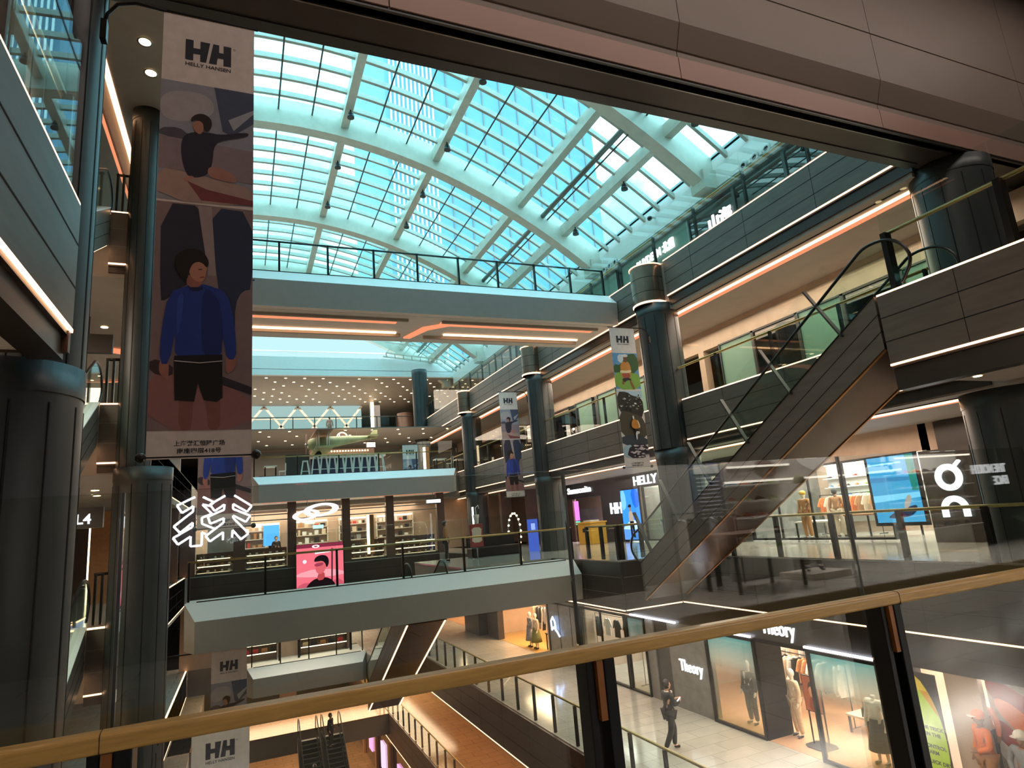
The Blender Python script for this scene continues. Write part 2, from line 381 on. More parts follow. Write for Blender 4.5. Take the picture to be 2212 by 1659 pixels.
# --- parapet fascias (clad slab edges) : face at X=x, looking toward -X (sx=-1) or +X
PARS = []
def parapet(name, p0, p1, ztop, zbot, label, led_z=None, led_top=True, thick=.08, mat='panel', jn='groove', low=None):
    """vertical clad face between plan points p0-p1, joint lines every third, vertical joints, led strips"""
    p0 = Vector((p0[0], p0[1], 0)); p1 = Vector((p1[0], p1[1], 0)); d = (p1 - p0); L = d.length; d.normalize(); n = Vector((-d.y, d.x, 0))   # outward = left of direction
    t = thing(name, (p0.x, p0.y, zbot), label, 'parapet') if label else None
    def seg(m, a, b, za, zb, n0, n1, mt):
        q = [p0 + d * a, p0 + d * b]; vs = []
        for z in (za, zb):
            for pt, nn in ((q[0], n0), (q[1], n0), (q[1], n1), (q[0], n1)): vs.append((pt + n * nn) + Vector((0, 0, z)))
        m.add(vs, [(0, 1, 2, 3), (4, 7, 6, 5), (0, 4, 5, 1), (2, 6, 7, 3), (1, 5, 6, 2), (0, 3, 7, 4)], mt)
    zl = led_z if led_z is not None else zbot
    m = MB(); seg(m, 0, L, zl + .03, ztop - .03, -thick, 0, mat)
    h = (ztop - zl)
    for k in (1, 2): seg(m, 0, L, zl + h * k / 3 - .008, zl + h * k / 3 + .008, 0, .004, jn)
    k = 2.4
    while k < L: seg(m, k - .005, k + .005, zl + .03, ztop - .03, 0, .003, jn); k += 2.4
    m.build('cladding', t)
    m = MB(); seg(m, 0, L, zbot if low is None else low, zl - .05, -thick - .25, -.06, 'panel_dark'); seg(m, 0, L, zl - .05, zl, -thick - .25, -.02, 'panel_dark'); m.build('soffit_edge', t)
    if led_top:
        m = MB(); seg(m, 0, L, ztop - .03, ztop + .005, -thick, -.005, 'led_warm'); m.build('led_strip', t)
    if led_z is not None:
        m = MB(); seg(m, 0, L, zl - .004, zl + .03, -.03, .006, 'led_warm'); m.build('led_strip', t)
    return t
# direction chosen so the outward normal (left of direction) faces the void
CW = ('between the top beam and the runner banner column', 'between the runner banner column and the next column', 'between the second and third right columns seen', 'far along, just before the bar', 'farthest, beyond the bar')
for i, (a, b_) in enumerate(((7.82, 16.42), (17.98, 26.62), (27.98, 36.92), (38.28, 47.1), (48.5, 51.9))):
    parapet('parapet', (XR, a), (XR, b_), 9.8, 8.2, 'clad sixth-level parapet on the right, ' + CW[i], led_z=8.52)
    if i < 4: parapet('parapet', (XR, max(a, 7.82) - (.5 if i == 0 else 0)), (XR, b_), 4.94, 3.34, 'clad fifth-level parapet on the right, ' + CW[i], led_z=3.61)
parapet('parapet', (XR, 2.4), (XR, 17.72), 0, -1.56, 'dark clad slab edge beneath the lit shoe shop on the camera level', led_z=-1.5, led_top=False, mat='panel_dark')
parapet('parapet', (XR - .05, 17.72), (11.04, 17.72), 0, -1.56, 'short dark clad landing face below the foot of the big escalator', led_z=-1.5, led_top=False, mat='panel_dark', jn='joint')
parapet('parapet', (10.95, 17.72), (10.95, 36), 0, -1.56, 'dark clad landing side running back beside the middle bridge', led_z=-1.5, led_top=False, mat='panel_dark', jn='joint')
parapet('parapet', (8.7, 4), (8.7, 60), -4.9, -6.45, 'brown clad edge of the walkway with the man in the suit', led_z=-6.43, led_top=False, mat='panel_brown')
parapet('parapet', (8.7, 4), (8.7, 60), -9.8, -11.4, 'brown clad edge of the lowest gallery at the bottom of the void', led_z=-11.38, led_top=False, mat='panel_brown')
parapet('parapet', (10.43, 1.1), (10.43, 7.25), 4.94, 3.34, 'big clad landing parapet at the head of the right escalator', led_z=3.64, low=3.2)
parapet('parapet', (10.43, 7.25), (XR + .1, 7.25), 4.94, 3.34, None, led_z=3.64) if False else None
mb = MB(); mb.box(10.51, XR + .08, 1.1, 7.2, 4.86, 4.93, 'tile_light'); mb.box(10.6, XR + .08, 1.1, 7.1, 3.36, 4.86, 'soffit'); mb.box(10.45, XR, 7.17, 7.25, 3.62, 4.92, 'panel'); struct('floor_fifth_landing', mb)
parapet('parapet', (-1.49, 6.82), (-1.49, 1.1), 4.94, 3.34, 'near left clad parapet with two glowing strips', led_z=3.61)
mb = MB(); mb.box(-2.4, -1.5, 6.74, 6.82, 3.4, 4.92, 'panel_brown'); struct('trim_left_end', mb)
for zt, zb, w in ((9.8, 8.2, 'sixth'), (4.94, 3.34, 'fifth'), (0, -1.56, 'fourth')):
    parapet('parapet', (-2.6, 16.8), (-3.04, 16.8), zt, zb, 'small clad landing end beside the left column on the %s level' % w, led_z=zb + .2, jn='joint')
for zt, zb, w in ((4.94, 3.34, 'fifth'), (0, -1.56, 'fourth'), (-4.9, -6.4, 'third')):
    parapet('parapet', (-2.62, 40), (-2.62, 17.5), zt, zb, 'left gallery parapet behind the hanging banners on the %s level' % w, led_z=zb + .2)
for zt, zb in ((9.8, 8.2), (4.94, 3.34), (0, -1.5)):
    mb = MB(); mb.box(-4.78, -4.7, -2, 17, zb, zt, 'panel'); mb.box(-4.7, -4.66, -2, 17, zb + .1, zb + .13, 'led_warm'); struct('trim_left_gallery', mb)
parapet('parapet', (10.7, 37), (-2.4, 37), 0, -1.56, 'dark clad slab edge under the far shop windows', led_z=-1.5, led_top=False, mat='panel_dark', jn='groove')
mb = MB(); mb.box(-13.5, 17.5, 52, 52.1, 8.2, 9.8, 'soffit_grey'); mb.box(-13.5, 17.5, 51.95, 52, 8.75, 8.82, 'panel_dark'); mb.box(-13.5, 17.5, 51.9, 52.05, 9.76, 9.82, 'led_warm'); struct('trim_1', mb)

# near sixth-level beam that crosses the top of the view
t = thing('roof_beam', (5, 6.93, 8.2), 'deep glossy beige beam crossing the top of the view', 'beam')
x = -3.0
mb = MB()
while x < 26:
    a_ = x + .006; b_ = min(x + 4.72, 26); x += 4.73
    mb.prism([(6.93, 8.27), (6.93, 8.66), (7.0, 8.66), (7.0, 8.27)], 'x', a_, b_, 'gloss_pink'); mb.prism([(6.95, 8.66), (6.95, 8.8), (7.0, 8.8), (7.0, 8.66)], 'x', a_, b_, 'gloss_beige')
    mb.prism([(6.93, 8.8), (6.78, 9.2), (7.0, 9.2), (7.0, 8.8)], 'x', a_, b_, 'gloss_beige'); mb.prism([(6.78, 9.2), (6.78, 10.22), (7.0, 10.22), (7.0, 9.2)], 'x', a_, b_, 'gloss_beige'); mb.prism([(6.78, 10.25), (6.78, 12.9), (7.0, 12.9), (7.0, 10.25)], 'x', a_, b_, 'gloss_beige')  # stepped profile shaped to give the reflected light and dark bands
mb.build('fascia_panel', t)
mb = MB(); mb.box(-3, 26, 6.95, 7.1, 8.22, 8.27, 'grey_metal'); mb.box(-3, 26, 6.99, 7.75, 8.22, 12.85, 'panel_dark'); mb.build('beam_body', t)
mb = MB(); mb.box(-3, XR - .1, 7.6, 7.8, 8.2, 8.3, 'grey_metal'); mb.box(-3, XR - .1, 7.1, 7.12, 8.19, 8.22, 'steel'); mb.build('edge_trim', t)

# --- soffits with coves over the right galleries
def cove(x0, x1, y0, y1, z, nm):
    mb = MB(); mb.box(x0 + .12, x1, y0, y1, z - .02, z + .0, 'cove'); mb.box(x0, x0 + .1, y0, y1, z - .035, z, 'led_warm'); mb.box(x0 - .25, x0 - .22, y0, y1, z - .02, z, 'groove')
    o = mb.build('cove_light', None); tag(o, nm, 'ceiling light')
cove(13.85, 14.22, 8.3, 50, 8.1, 'long salmon cove light above the right fifth-level gallery')
cove(14.1, 14.55, 3, 50, 3.3, 'long salmon cove light above the shop signs on the camera level')
mb = MB(); mb.box(-3.4, -3.12, 3, 50, 12.82, 12.86, 'soffit'); mb.box(-3.12, -2.98, 3, 50, 12.69, 12.72, 'led_warm'); mb.box(-3.5, -3.42, 3, 50, 12.69, 12.71, 'cove'); o = mb.build('cove_light', None); tag(o, 'slanting strip of warm light in the upper left ceiling', 'ceiling light')

# --- white footbridges
def bridge(name, x0, x1, y0, y1, zt, zb, label, mitL=True, mitR=True):
    t = thing(name, ((x0 + x1) / 2, y0, zb), label, 'footbridge')
    mb = MB(); s = .3; a = .46; sl = .5      # front : sloping bright band over a vertical face, its shade put into the colour
    def pts(x, off): return [(x, y0 + off, zt)]
    xl = x0 + (s if mitL else 0); xr = x1 - (s if mitR else 0)
    h1 = zt - a
    v = [(x0, y0 + sl, zt), (x1, y0 + sl, zt), (xr, y0, h1), (xl, y0, h1), (x0 + .02, y0 + sl, zb + .05), (x1 - .02, y0 + sl, zb + .05), (xl, y0 + .08, zb), (xr, y0 + .08, zb),
         (x0, y0 + .9, zt), (x1, y0 + .9, zt)]
    mb.add(v[:4], [(0, 1, 2, 3)], 'white_band')
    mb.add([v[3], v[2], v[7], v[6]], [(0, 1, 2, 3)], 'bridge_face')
    mb.add([v[0], v[3], v[6], v[4]], [(0, 1, 2, 3)], 'white_paint'); mb.add([v[1], v[2], v[7], v[5]], [(0, 1, 2, 3)], 'white_paint')
    mb.add([v[4], v[5], v[7], v[6]], [(0, 1, 2, 3)], 'white_paint')
    mb.build('front_fascia', t)
    mb = MB(); mb.box(x0 + .02, x1 - .02, y0 + sl + .02, y1, zb + .05, zt - .01, 'white_paint'); mb.build('deck', t)
    mb = MB(); mb.box(x0 + .3, x1 - .3, y0 + sl, y0 + sl + .04, zt - .03, zt + .03, 'black_metal'); mb.build('base_rail', t)
    return t
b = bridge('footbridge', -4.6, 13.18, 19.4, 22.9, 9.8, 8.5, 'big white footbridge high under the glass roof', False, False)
mb = MB()
for x0, x1, y in ((-3, 4.85, 20.35), (6.4, 12.6, 20.35)): mb.box(x0, x1, y, y + .32, 8.5, 8.56, 'cove')
for x0, x1, y in ((-3, 5.1, 21.7), (6.9, 12.6, 21.7)): mb.box(x0, x1, y, y + .09, 8.5, 8.56, 'led_warm')
mb.prism([(5.5, 22.3), (5.9, 21.0), (6.9, 20.2), (6.95, 20.5), (6.15, 21.2), (5.75, 22.3)], 'z', 8.49, 8.56, 'cove')
mb.build('underside_light', b)
mb = MB(); mb.box(-4, 5.2, 20.2, 20.3, 8.46, 8.56, 'soffit'); mb.box(-4, 5.3, 21.9, 22.0, 8.44, 8.56, 'soffit'); mb.box(6.4, 12.7, 20.2, 20.3, 8.46, 8.56, 'soffit'); mb.box(6.2, 12.7, 22.0, 22.1, 8.44, 8.56, 'soffit'); mb.build('underside_moulding', b)
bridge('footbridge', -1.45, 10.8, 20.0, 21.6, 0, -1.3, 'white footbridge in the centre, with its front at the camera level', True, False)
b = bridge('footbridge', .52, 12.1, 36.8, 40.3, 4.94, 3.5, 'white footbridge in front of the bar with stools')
mb = MB(); mb.box(6.5, 11.6, 37.3, 37.6, 3.5, 3.56, 'cove'); mb.box(1, 5, 37.6, 37.9, 3.5, 3.56, 'cove_soft'); mb.build('underside_light', b)
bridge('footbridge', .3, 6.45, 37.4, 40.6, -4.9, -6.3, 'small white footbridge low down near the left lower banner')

# white stepped fascia high at the far end, glass balustrade behind
mb = MB(); mb.box(-13.5, 17.5, 50, 50.3, 13.8, 15.3, 'white_wall'); mb.box(-13.5, 17.5, 49.93, 50, 13.8, 14.25, 'white_band'); mb.box(-13.5, 17.5, 49.96, 50, 14.25, 14.3, 'soffit_grey')
mb.box(-13.5, 17.5, 50.3, 54.2, 15.1, 15.25, 'white_paint'); struct('trim_2', mb)
mb = MB(); mb.box(-13.7, 26, 50.3, 75.2, 13.8, 14.0, 'soffit'); struct('ceiling_far', mb)
# far glass wall with crossed braces
t = thing('truss_window', (5, 62, 9.8), 'far wall of pale glass with big crossed braces behind the upper gallery', 'window wall')
mb = MB(); mb.box(-13, 10.8, 62.3, 62.4, 9.8, 13.8, scr('#b4d6d2', .55)); mb.build('glass', t)
mb = MB(); z0 = 9.9; z1 = 13.7
for k in range(7):
    xa = -10.2 + k * 3.0
    mb.obox((xa, 62.1, z0), (xa + 3.0, 62.1, z1), .2, .2, 'white_paint', (0, 1, 0)); mb.obox((xa + 3.0, 62.1, z0), (xa, 62.1, z1), .2, .2, 'white_paint', (0, 1, 0))
mb.obox((-13, 62.1, 12.5), (10.8, 62.1, 12.5), .1, .1, 'white_paint'); mb.build('brace', t)

# --- glass roof : arches, purlins, ribs, glass
X0R = 1.5
def zb_(x): return 18.8 - .0255 * (x - X0R) ** 2
def zt_(x): return 20.0 - .0245 * (x - X0R) ** 2
XS = [-.8 + i * (16.5 + .8) / 24 for i in range(25)]
AY = [.1, 8.6, 17.1, 25.6, 34.1, 42.6, 51.1]
for i, y in enumerate(AY):
    mb = MB(); poly = [(x, zt_(x)) for x in XS] + [(x, zb_(x)) for x in reversed(XS)]
    n = len(XS); ys = (y - .28, y + .28); vs = []
    for yy in ys: vs += [(x, yy, z) for x, z in poly]
    k = len(poly); fs = [(a, (a + 1) % k, k + (a + 1) % k, k + a) for a in range(k)]
    for a in range(n - 1): fs += [(a, a + 1, k - 2 - a, k - 1 - a), (k + a, k + k - 1 - a, k + k - 2 - a, k + a + 1)]
    mb.add(vs, fs, 'roof_steel')
    mb.box(15.9, 16.5, y - .4, y + .4, zb_(16.3) - .05, zb_(16.3) + .7, 'roof_steel')
    o = mb.build('roof_arch', None)
    tag(o, ['wide', 'nearest', 'broad', 'large', 'second-farthest', 'far', 'farthest'][i] + ' curved steel roof arch, number %d from the near end' % (i + 1) if False else
        ['curved roof arch just above and behind the camera', 'curved roof arch hidden behind the top beam', 'curved roof arch meeting the white wall at upper right, nearest seen', 'broad curved roof arch sweeping through the middle of the skylight', 'curved roof arch just above the high bridge railing', 'curved roof arch seen low through the high bridge railing', 'curved end arch of the roof at the far gallery'][i], 'roof beam')
glaz = thing('skylight', (8, 25, 19), 'big vaulted glass skylight with its grid of bars', 'skylight')
mb = MB()
vs = [(x, y, zt_(x) - .15) for y in (0, 51.4) for x in XS]; n = len(XS)
mb.add(vs, [(a, a + 1, n + a + 1, n + a) for a in range(n - 1)], 'glass_roof', True)
mb.build('glass', glaz)
mb = MB(); y = .1 + 8.5 / 8
while y < 51:
    if min(abs(y - a) for a in AY) > .2:
        vs = [];
        for yy in (y - .07, y + .07):
            for dz in (-.2, -.42): vs += [(x, yy, zt_(x) + dz) for x in XS]
        fs = []
        for a in range(n - 1): fs += [(a, a + 1, n + a + 1, n + a), (2 * n + a, 3 * n + a, 3 * n + a + 1, 2 * n + a + 1), (a, 2 * n + a, 2 * n + a + 1, a + 1), (n + a, n + a + 1, 3 * n + a + 1, 3 * n + a)]
        mb.add(vs, fs, 'roof_bar')
    y += 8.5 / 8
mb.build('cross_bar', glaz)
mb = MB()
for k in range(4):
    for j in (1, 2):
        x = 4.05 + 4.15 * (k - 1) + j * 1.383
        if x < 15: mb.cyl((x, 0, zt_(x) - .5), (x, 51, zt_(x) - .5), .035, 'rod', 6)
mb.build('tie_rod', glaz)
for k in range(5):
    x = -.1 + 4.15 * k if k < 4 else 14.6
    z = zt_(x)
    for i in range(6):
        y0 = AY[i] + .28; y1 = AY[i + 1] - .28
        if y1 < 7: continue
        mb = MB(); mb.box(x - .17, x + .17, y0, y1, z - .75, z - .22, 'roof_steel')
        o = mb.build('roof_rib', glaz)
mb = MB(); mb.cyl((13.5, 0, 16.0), (13.5, 50, 16.0), .12, 'pipe', 14); o = mb.build('roof_pipe', None); tag(o, 'long round grey pipe running under the skylight on the right', 'pipe')
# small floodlights on the ribs
fl = thing('floodlight', (0, 0, 0), 'floodlight', 'floodlight')
mb = MB(); mb.cyl((0, 0, 0), (0, 0, -.12), .1, 'grey_metal', 10, .13); mb.cyl((0, 0, -.14), (0, 0, -.26), .15, 'grey_metal', 10); mb.build('housing', fl)
mb = MB(); mb.cyl((0, 0, 0), (0, 0, .12), .03, 'black_metal', 6); mb.build('bracket', fl)
for x, ys in ((4.05, (14.5, 18.5, 24, 28, 32)), (8.2, (19.2, 23.8, 28, 31.5, 40)), (14.6, (15.4, 20, 24.3, 33))):
    for y in ys: place(fl, (x + .05, y, zt_(x) - .88), 0, 'small round floodlight hanging under a skylight rib', 'floodlights under the skylight ribs')
# tower outside
mb = MB(); mb.box(28, 80, 120, 160, -20, 170, 'concrete')
for k in range(11): mb.box(29 + k * .95, 29.35 + k * .95, 119.6, 120, -20, 170, 'tower_stripe')
for k in range(9): mb.box(42 + k * 4.4, 42.25 + k * 4.4, 119.8, 120, -20, 170, 'soffit_grey')
o = mb.build('tower', None); tag(o, 'pale tower block seen through the glass roof', 'building')

# --- columns
def column(x, y, segs, label, z_ribs=True):
    t = thing('column', (x, y, segs[0][1]), label, 'column')
    for (r, z0, z1, dx) in segs:
        mb = MB(); mb.lathe([(r, z0), (r, z1)], x + dx, y, 'col_metal', 40); mb.lathe([(r + .012, z1 - .3), (r + .012, z1)], x + dx, y, 'col_metal', 40); mb.lathe([(0, z1), (r + .012, z1)], x + dx, y, 'col_metal', 40)
        n = 12
        for k in range(n):
            a = 2 * PI * (k + .5) / n; cx = x + dx + math.cos(a) * (r - .005); cy = y + math.sin(a) * (r - .005)
            mb.cyl((cx, cy, z0), (cx, cy, z1 - .4), .014, 'col_rib', 4, caps=False)
        mb.build('shaft', t)
    return t
YC = (7.0, 17.2, 27.3, 37.6, 47.8)
w = ('nearest right column at the top right edge', 'right column carrying the banner of the yellow jacket runner', 'right column carrying the far banner of the blue jacket man', 'slim-topped right column with the small black box on it', 'far right column standing tall beside the bar')
for i, y in enumerate(YC):
    segs = [(.52, 4.94, 8.35, 0), (.66, 0, 3.45, .1)] if i else [(.52, 4.94, 8.2, 1.3), (.75, 0, 3.3, 1.4)]
    if i == 0: column(14.1, 7.6, [(.75, 4.94, 8.2, 0), (.85, 0, 3.3, .2)], w[i]); continue
    if i == 4: segs = [(.6, 4.94, 13.8, 0), (.7, 0, 3.4, .1)]
    else:
        segs = [(.7, 3.4, 8.35, 0), (.73, 0, 3.4, .08)] if i == 1 else [(.62, 3.4, 8.35, 0), (.66, 0, 3.4, .05)]
    cx_ = 12.95 if i == 4 else (13.27 if i == 1 else 13.42); t = column(cx_, y, segs, w[i]); dc = cx_ - .22 if i == 1 else cx_ - .3; dr_ = .58 if i == 1 else .5
    if i < 4:
        dr = MB(); dr.lathe([(dr_, 8.35), (dr_, 9.75)], dc, y, 'drum', 32)
        for z in (8.8, 9.3): dr.lathe([(dr_ + .004, z), (dr_ + .004, z + .015)], dc, y, 'groove', 32)
        dr.build('drum', t); dr = MB(); dr.lathe([(dr_ + .02, 9.76), (dr_ + .02, 9.8)], dc, y, 'led_warm', 32); dr.lathe([(.0, 9.8), (dr_ + .02, 9.8)], dc, y, 'drum', 32); dr.lathe([(dr_, 8.38), (dr_ + .03, 8.4), (dr_ + .03, 8.43), (dr_, 8.45)], dc, y, 'led_warm', 32); dr.build('led_ring', t)
column(-2.1, 7.45, [(.6, -14.7, 3.38, 0), (.35, 3.38, 11.6, .25)], 'huge ribbed column at the left edge of the view')
column(-2.33, 16.9, [(.36, 3.4, 12.7, 0), (.6, -14.7, 3.4, .22)], 'tall ribbed dark column behind the big near banner')
# --- glass balustrades
def railing(p0, p1, z, label, inn=(0, 0), step=1.45, gh=1.7, hh=1.07, glass='glass', rail='gold_rail', post='black_metal', rr=.035, pw=.06, pd=.09, skip_glass=False, low=0.):
    p0 = Vector((p0[0], p0[1], 0)); p1 = Vector((p1[0], p1[1], 0)); d = p1 - p0; L = d.length; d.normalize(); n = Vector((inn[0], inn[1], 0))
    t = thing('glass_balustrade', (p0.x, p0.y, z), label, 'balustrade'); k = max(1, round(L / step)); st = L / k; Z = Vector((0, 0, 1))
    for i in range(k + 1):
        a = p0 + d * (i * st); a += n * .1; a = a + d * (.04 if i == 0 else (-.04 if i == k else 0))
        mb = MB(); mb.obox(a + Z * z, a + Z * (z + hh), pd, pw, post, d); mb.build('post', t)
    for i in range(k if not skip_glass else 0):
        a = p0 + d * (i * st + .015); b = p0 + d * ((i + 1) * st - .015)
        mb = MB(); mb.obox(a + Z * (z + .02 + (gh - .02) / 2) + n * .03, b + Z * (z + .02 + (gh - .02) / 2) + n * .03, .016, gh - .02, glass); mb.build('glass_panel', t)
    mb = MB(); mb.cyl(p0 + Z * (z + hh) + n * .14, p1 + Z * (z + hh) + n * .14, rr, rail, 10); mb.build('handrail', t)
    return t
railing((13.16, 8), (13.16, 50), 9.8, 'sixth-level glass balustrade along the right parapet top', (1, 0), 2.2)
railing((13.16, 8), (13.16, 50), 4.95, 'fifth-level glass balustrade along the right parapet top', (1, 0), 2.2)
railing((13.16, 2.6), (13.16, 16.9), .0, 'glass balustrade in front of the lit shoe shop', (1, 0), 1.9, post='black_metal', pw=.12)
railing((10.5, 1.2), (10.5, 7.0), 4.96, 'glass balustrade on the landing at the upper right', (1, 0), 1.75, pw=.1, pd=.16)
railing((-1.53, 6.72), (-1.53, 1.2), 4.96, 'tall glass balustrade on the near left parapet, full of reflections', (-1, 0), 1.8, post='black_metal')
railing((-3.5, 19.95), (13.1, 19.95), 9.84, 'glass balustrade on the high footbridge', (0, 1), 1.5, gh=1.15, rail='grey_metal')
railing((-1.4, 20.55), (10.9, 20.55), .02, 'glass balustrade on the central footbridge', (0, 1), 2.0, gh=1.7)
railing((10.99, 17.9), (10.99, 19.9), .02, 'short glass balustrade on the landing beside the big escalator', (1, 0), 1.2, gh=1.1, pw=.12)
railing((11.15, 17.76), (12.0, 17.76), .02, 'tiny glass balustrade at the foot of the big escalator', (0, 1), .9, gh=1.1, pw=.12)
railing((.55, 37.35), (12.0, 37.35), 4.96, 'glass balustrade in front of the bar stools', (0, 1), 2.1, gh=1.7)
railing((8.76, 9), (8.76, 45), -4.88, 'glass balustrade beside the man in the suit', (1, 0), 1.45, gh=1.15)
railing((8.76, 20), (8.76, 56), -9.78, 'lowest glass balustrade on the brown gallery', (1, 0), 1.45, gh=1.15)
railing((.5, 37.95), (6.3, 37.95), -4.88, 'glass balustrade on the small low footbridge', (0, 1), 1.6, gh=1.15)
railing((-3.0, 52.2), (17, 52.2), 9.84, 'balustrade of the far upper gallery before the braced windows', (0, 1), 1.6, gh=1.15, rail='grey_metal')
railing((-1, 54.2), (17.2, 54.2), 15.25, 'topmost far balustrade above the white fascia', (0, 1), 1.6, gh=1.2, rail='grey_metal')
railing((-3.5, 37.1), (9.5, 37.1), .02, 'low balustrade before the far shop windows', (0, 1), 2.0, gh=1.1) if False else None
for z, w in ((9.84, 'sixth'), (4.98, 'fifth'), (.04, 'fourth')):
    railing((-3.0, 16.88), (-2.66, 16.88), z, 'narrow dark railing beside the left column on the %s level' % w, (0, 1), .2, gh=1.05, pw=.05, rail='black_metal')

# --- our own balustrade: timber handrail, dark fins, tall glass
t = thing('handrail_balustrade', (1, 2.3, 0), 'near balustrade with thick timber handrail and tall glass', 'balustrade')
mb = MB(); mb.prism([(2.238, 1.05), (2.245, 1.058), (2.282, 1.062), (2.29, 1.055), (2.288, 1.008), (2.245, 1.003), (2.238, 1.013)], 'x', -3.2, 6.6, 'wood'); mb.build('handrail', t, bevel=.006)
mb = MB()
for x in (-.36, 2.93): mb.prism([(2.2365, 1.0), (2.2365, 1.05), (2.244, 1.0595), (2.283, 1.0635), (2.291, 1.056), (2.289, 1.005)], 'x', x - .0008, x + .0008, 'groove')
mb.build('handrail_joint', t)
for x in (-1.96, -.36, 1.24, 2.86, 4.5):
    mb = MB(); mb.box(x - .035, x - .002, 2.27, 2.36, -.02, 1.003, 'black_metal'); mb.box(x + .032, x + .08, 2.25, 2.36, -.02, 1.003, 'black_metal'); p = mb.build('post', t, bevel=.004)
    mb = MB(); mb.box(x + .003, x + .03, 2.255, 2.29, .79, 1.0, 'wood_bracket'); mb.build('timber_bracket', p)
xs = [-3.2, -1.95, -.352, 1.243, 2.86, 4.5, 6.4]
for a, b in zip(xs, xs[1:]):
    mb = MB(); mb.box(a + .006, b - .006, 2.375, 2.39, -.05, 1.735, 'glass_front'); mb.build('glass_panel', t)
for x in xs[1:-1]: mb = MB(); mb.box(x - .0045, x + .0045, 2.373, 2.392, -.05, 1.735, 'grey_metal'); mb.build('joint_strip', t)

mb = MB(); mb.box(-13.7, 26.2, -9.3, 7.0, 12.92, 13.1, 'soffit_grey'); mb.box(-.8, 17, 6.86, 7.0, 13.1, 20, 'white_paint'); struct('ceiling_near', mb)
# ================================================================ PEOPLE, CLOTHES, ESCALATORS, BANNERS
def skinmesh(vs, es, m, name, parent, root=0, sub=1, extra=None):
    me = bpy.data.meshes.new('s'); me.from_pydata([v[:3] for v in vs], es, [])
    o = bpy.data.objects.new('s', me); C.objects.link(o)
    md = o.modifiers.new('k', 'SKIN'); md.use_smooth_shade = True
    for i, v in enumerate(vs):
        sv = me.skin_vertices[0].data[i]; r = v[3]; sv.radius = (r, v[4] if len(v) > 4 else r); sv.use_root = (i == root)
    if sub: s = o.modifiers.new('u', 'SUBSURF'); s.levels = sub; s.render_levels = sub
    bpy.context.view_layer.update()
    m2 = bpy.data.meshes.new_from_object(o.evaluated_get(bpy.context.evaluated_depsgraph_get()))
    bpy.data.objects.remove(o); bpy.data.meshes.remove(me)
    mb = MB(); mb.add([v.co.copy() for v in m2.vertices], [tuple(p.vertices) for p in m2.polygons], m, True); bpy.data.meshes.remove(m2)
    if extra: extra(mb)
    r = mb.build(name, None); r.parent = parent; return r
BJ = dict(pelvis=(0, 0, .95), waist=(0, 0, 1.08), chest=(0, 0, 1.28), neck=(0, .01, 1.46), head=(0, 0, 1.6),
          shL=(.19, 0, 1.41), elL=(.25, .02, 1.13), wrL=(.27, -.06, .89), haL=(.27, -.09, .83),
          shR=(-.19, 0, 1.41), elR=(-.25, .02, 1.13), wrR=(-.27, -.06, .89), haR=(-.27, -.09, .83),
          hiL=(.1, 0, .9), knL=(.115, -.02, .5), anL=(.115, .02, .09), toL=(.13, -.15, .04),
          hiR=(-.1, 0, .9), knR=(-.115, -.02, .5), anR=(-.115, .02, .09), toR=(-.13, -.15, .04))
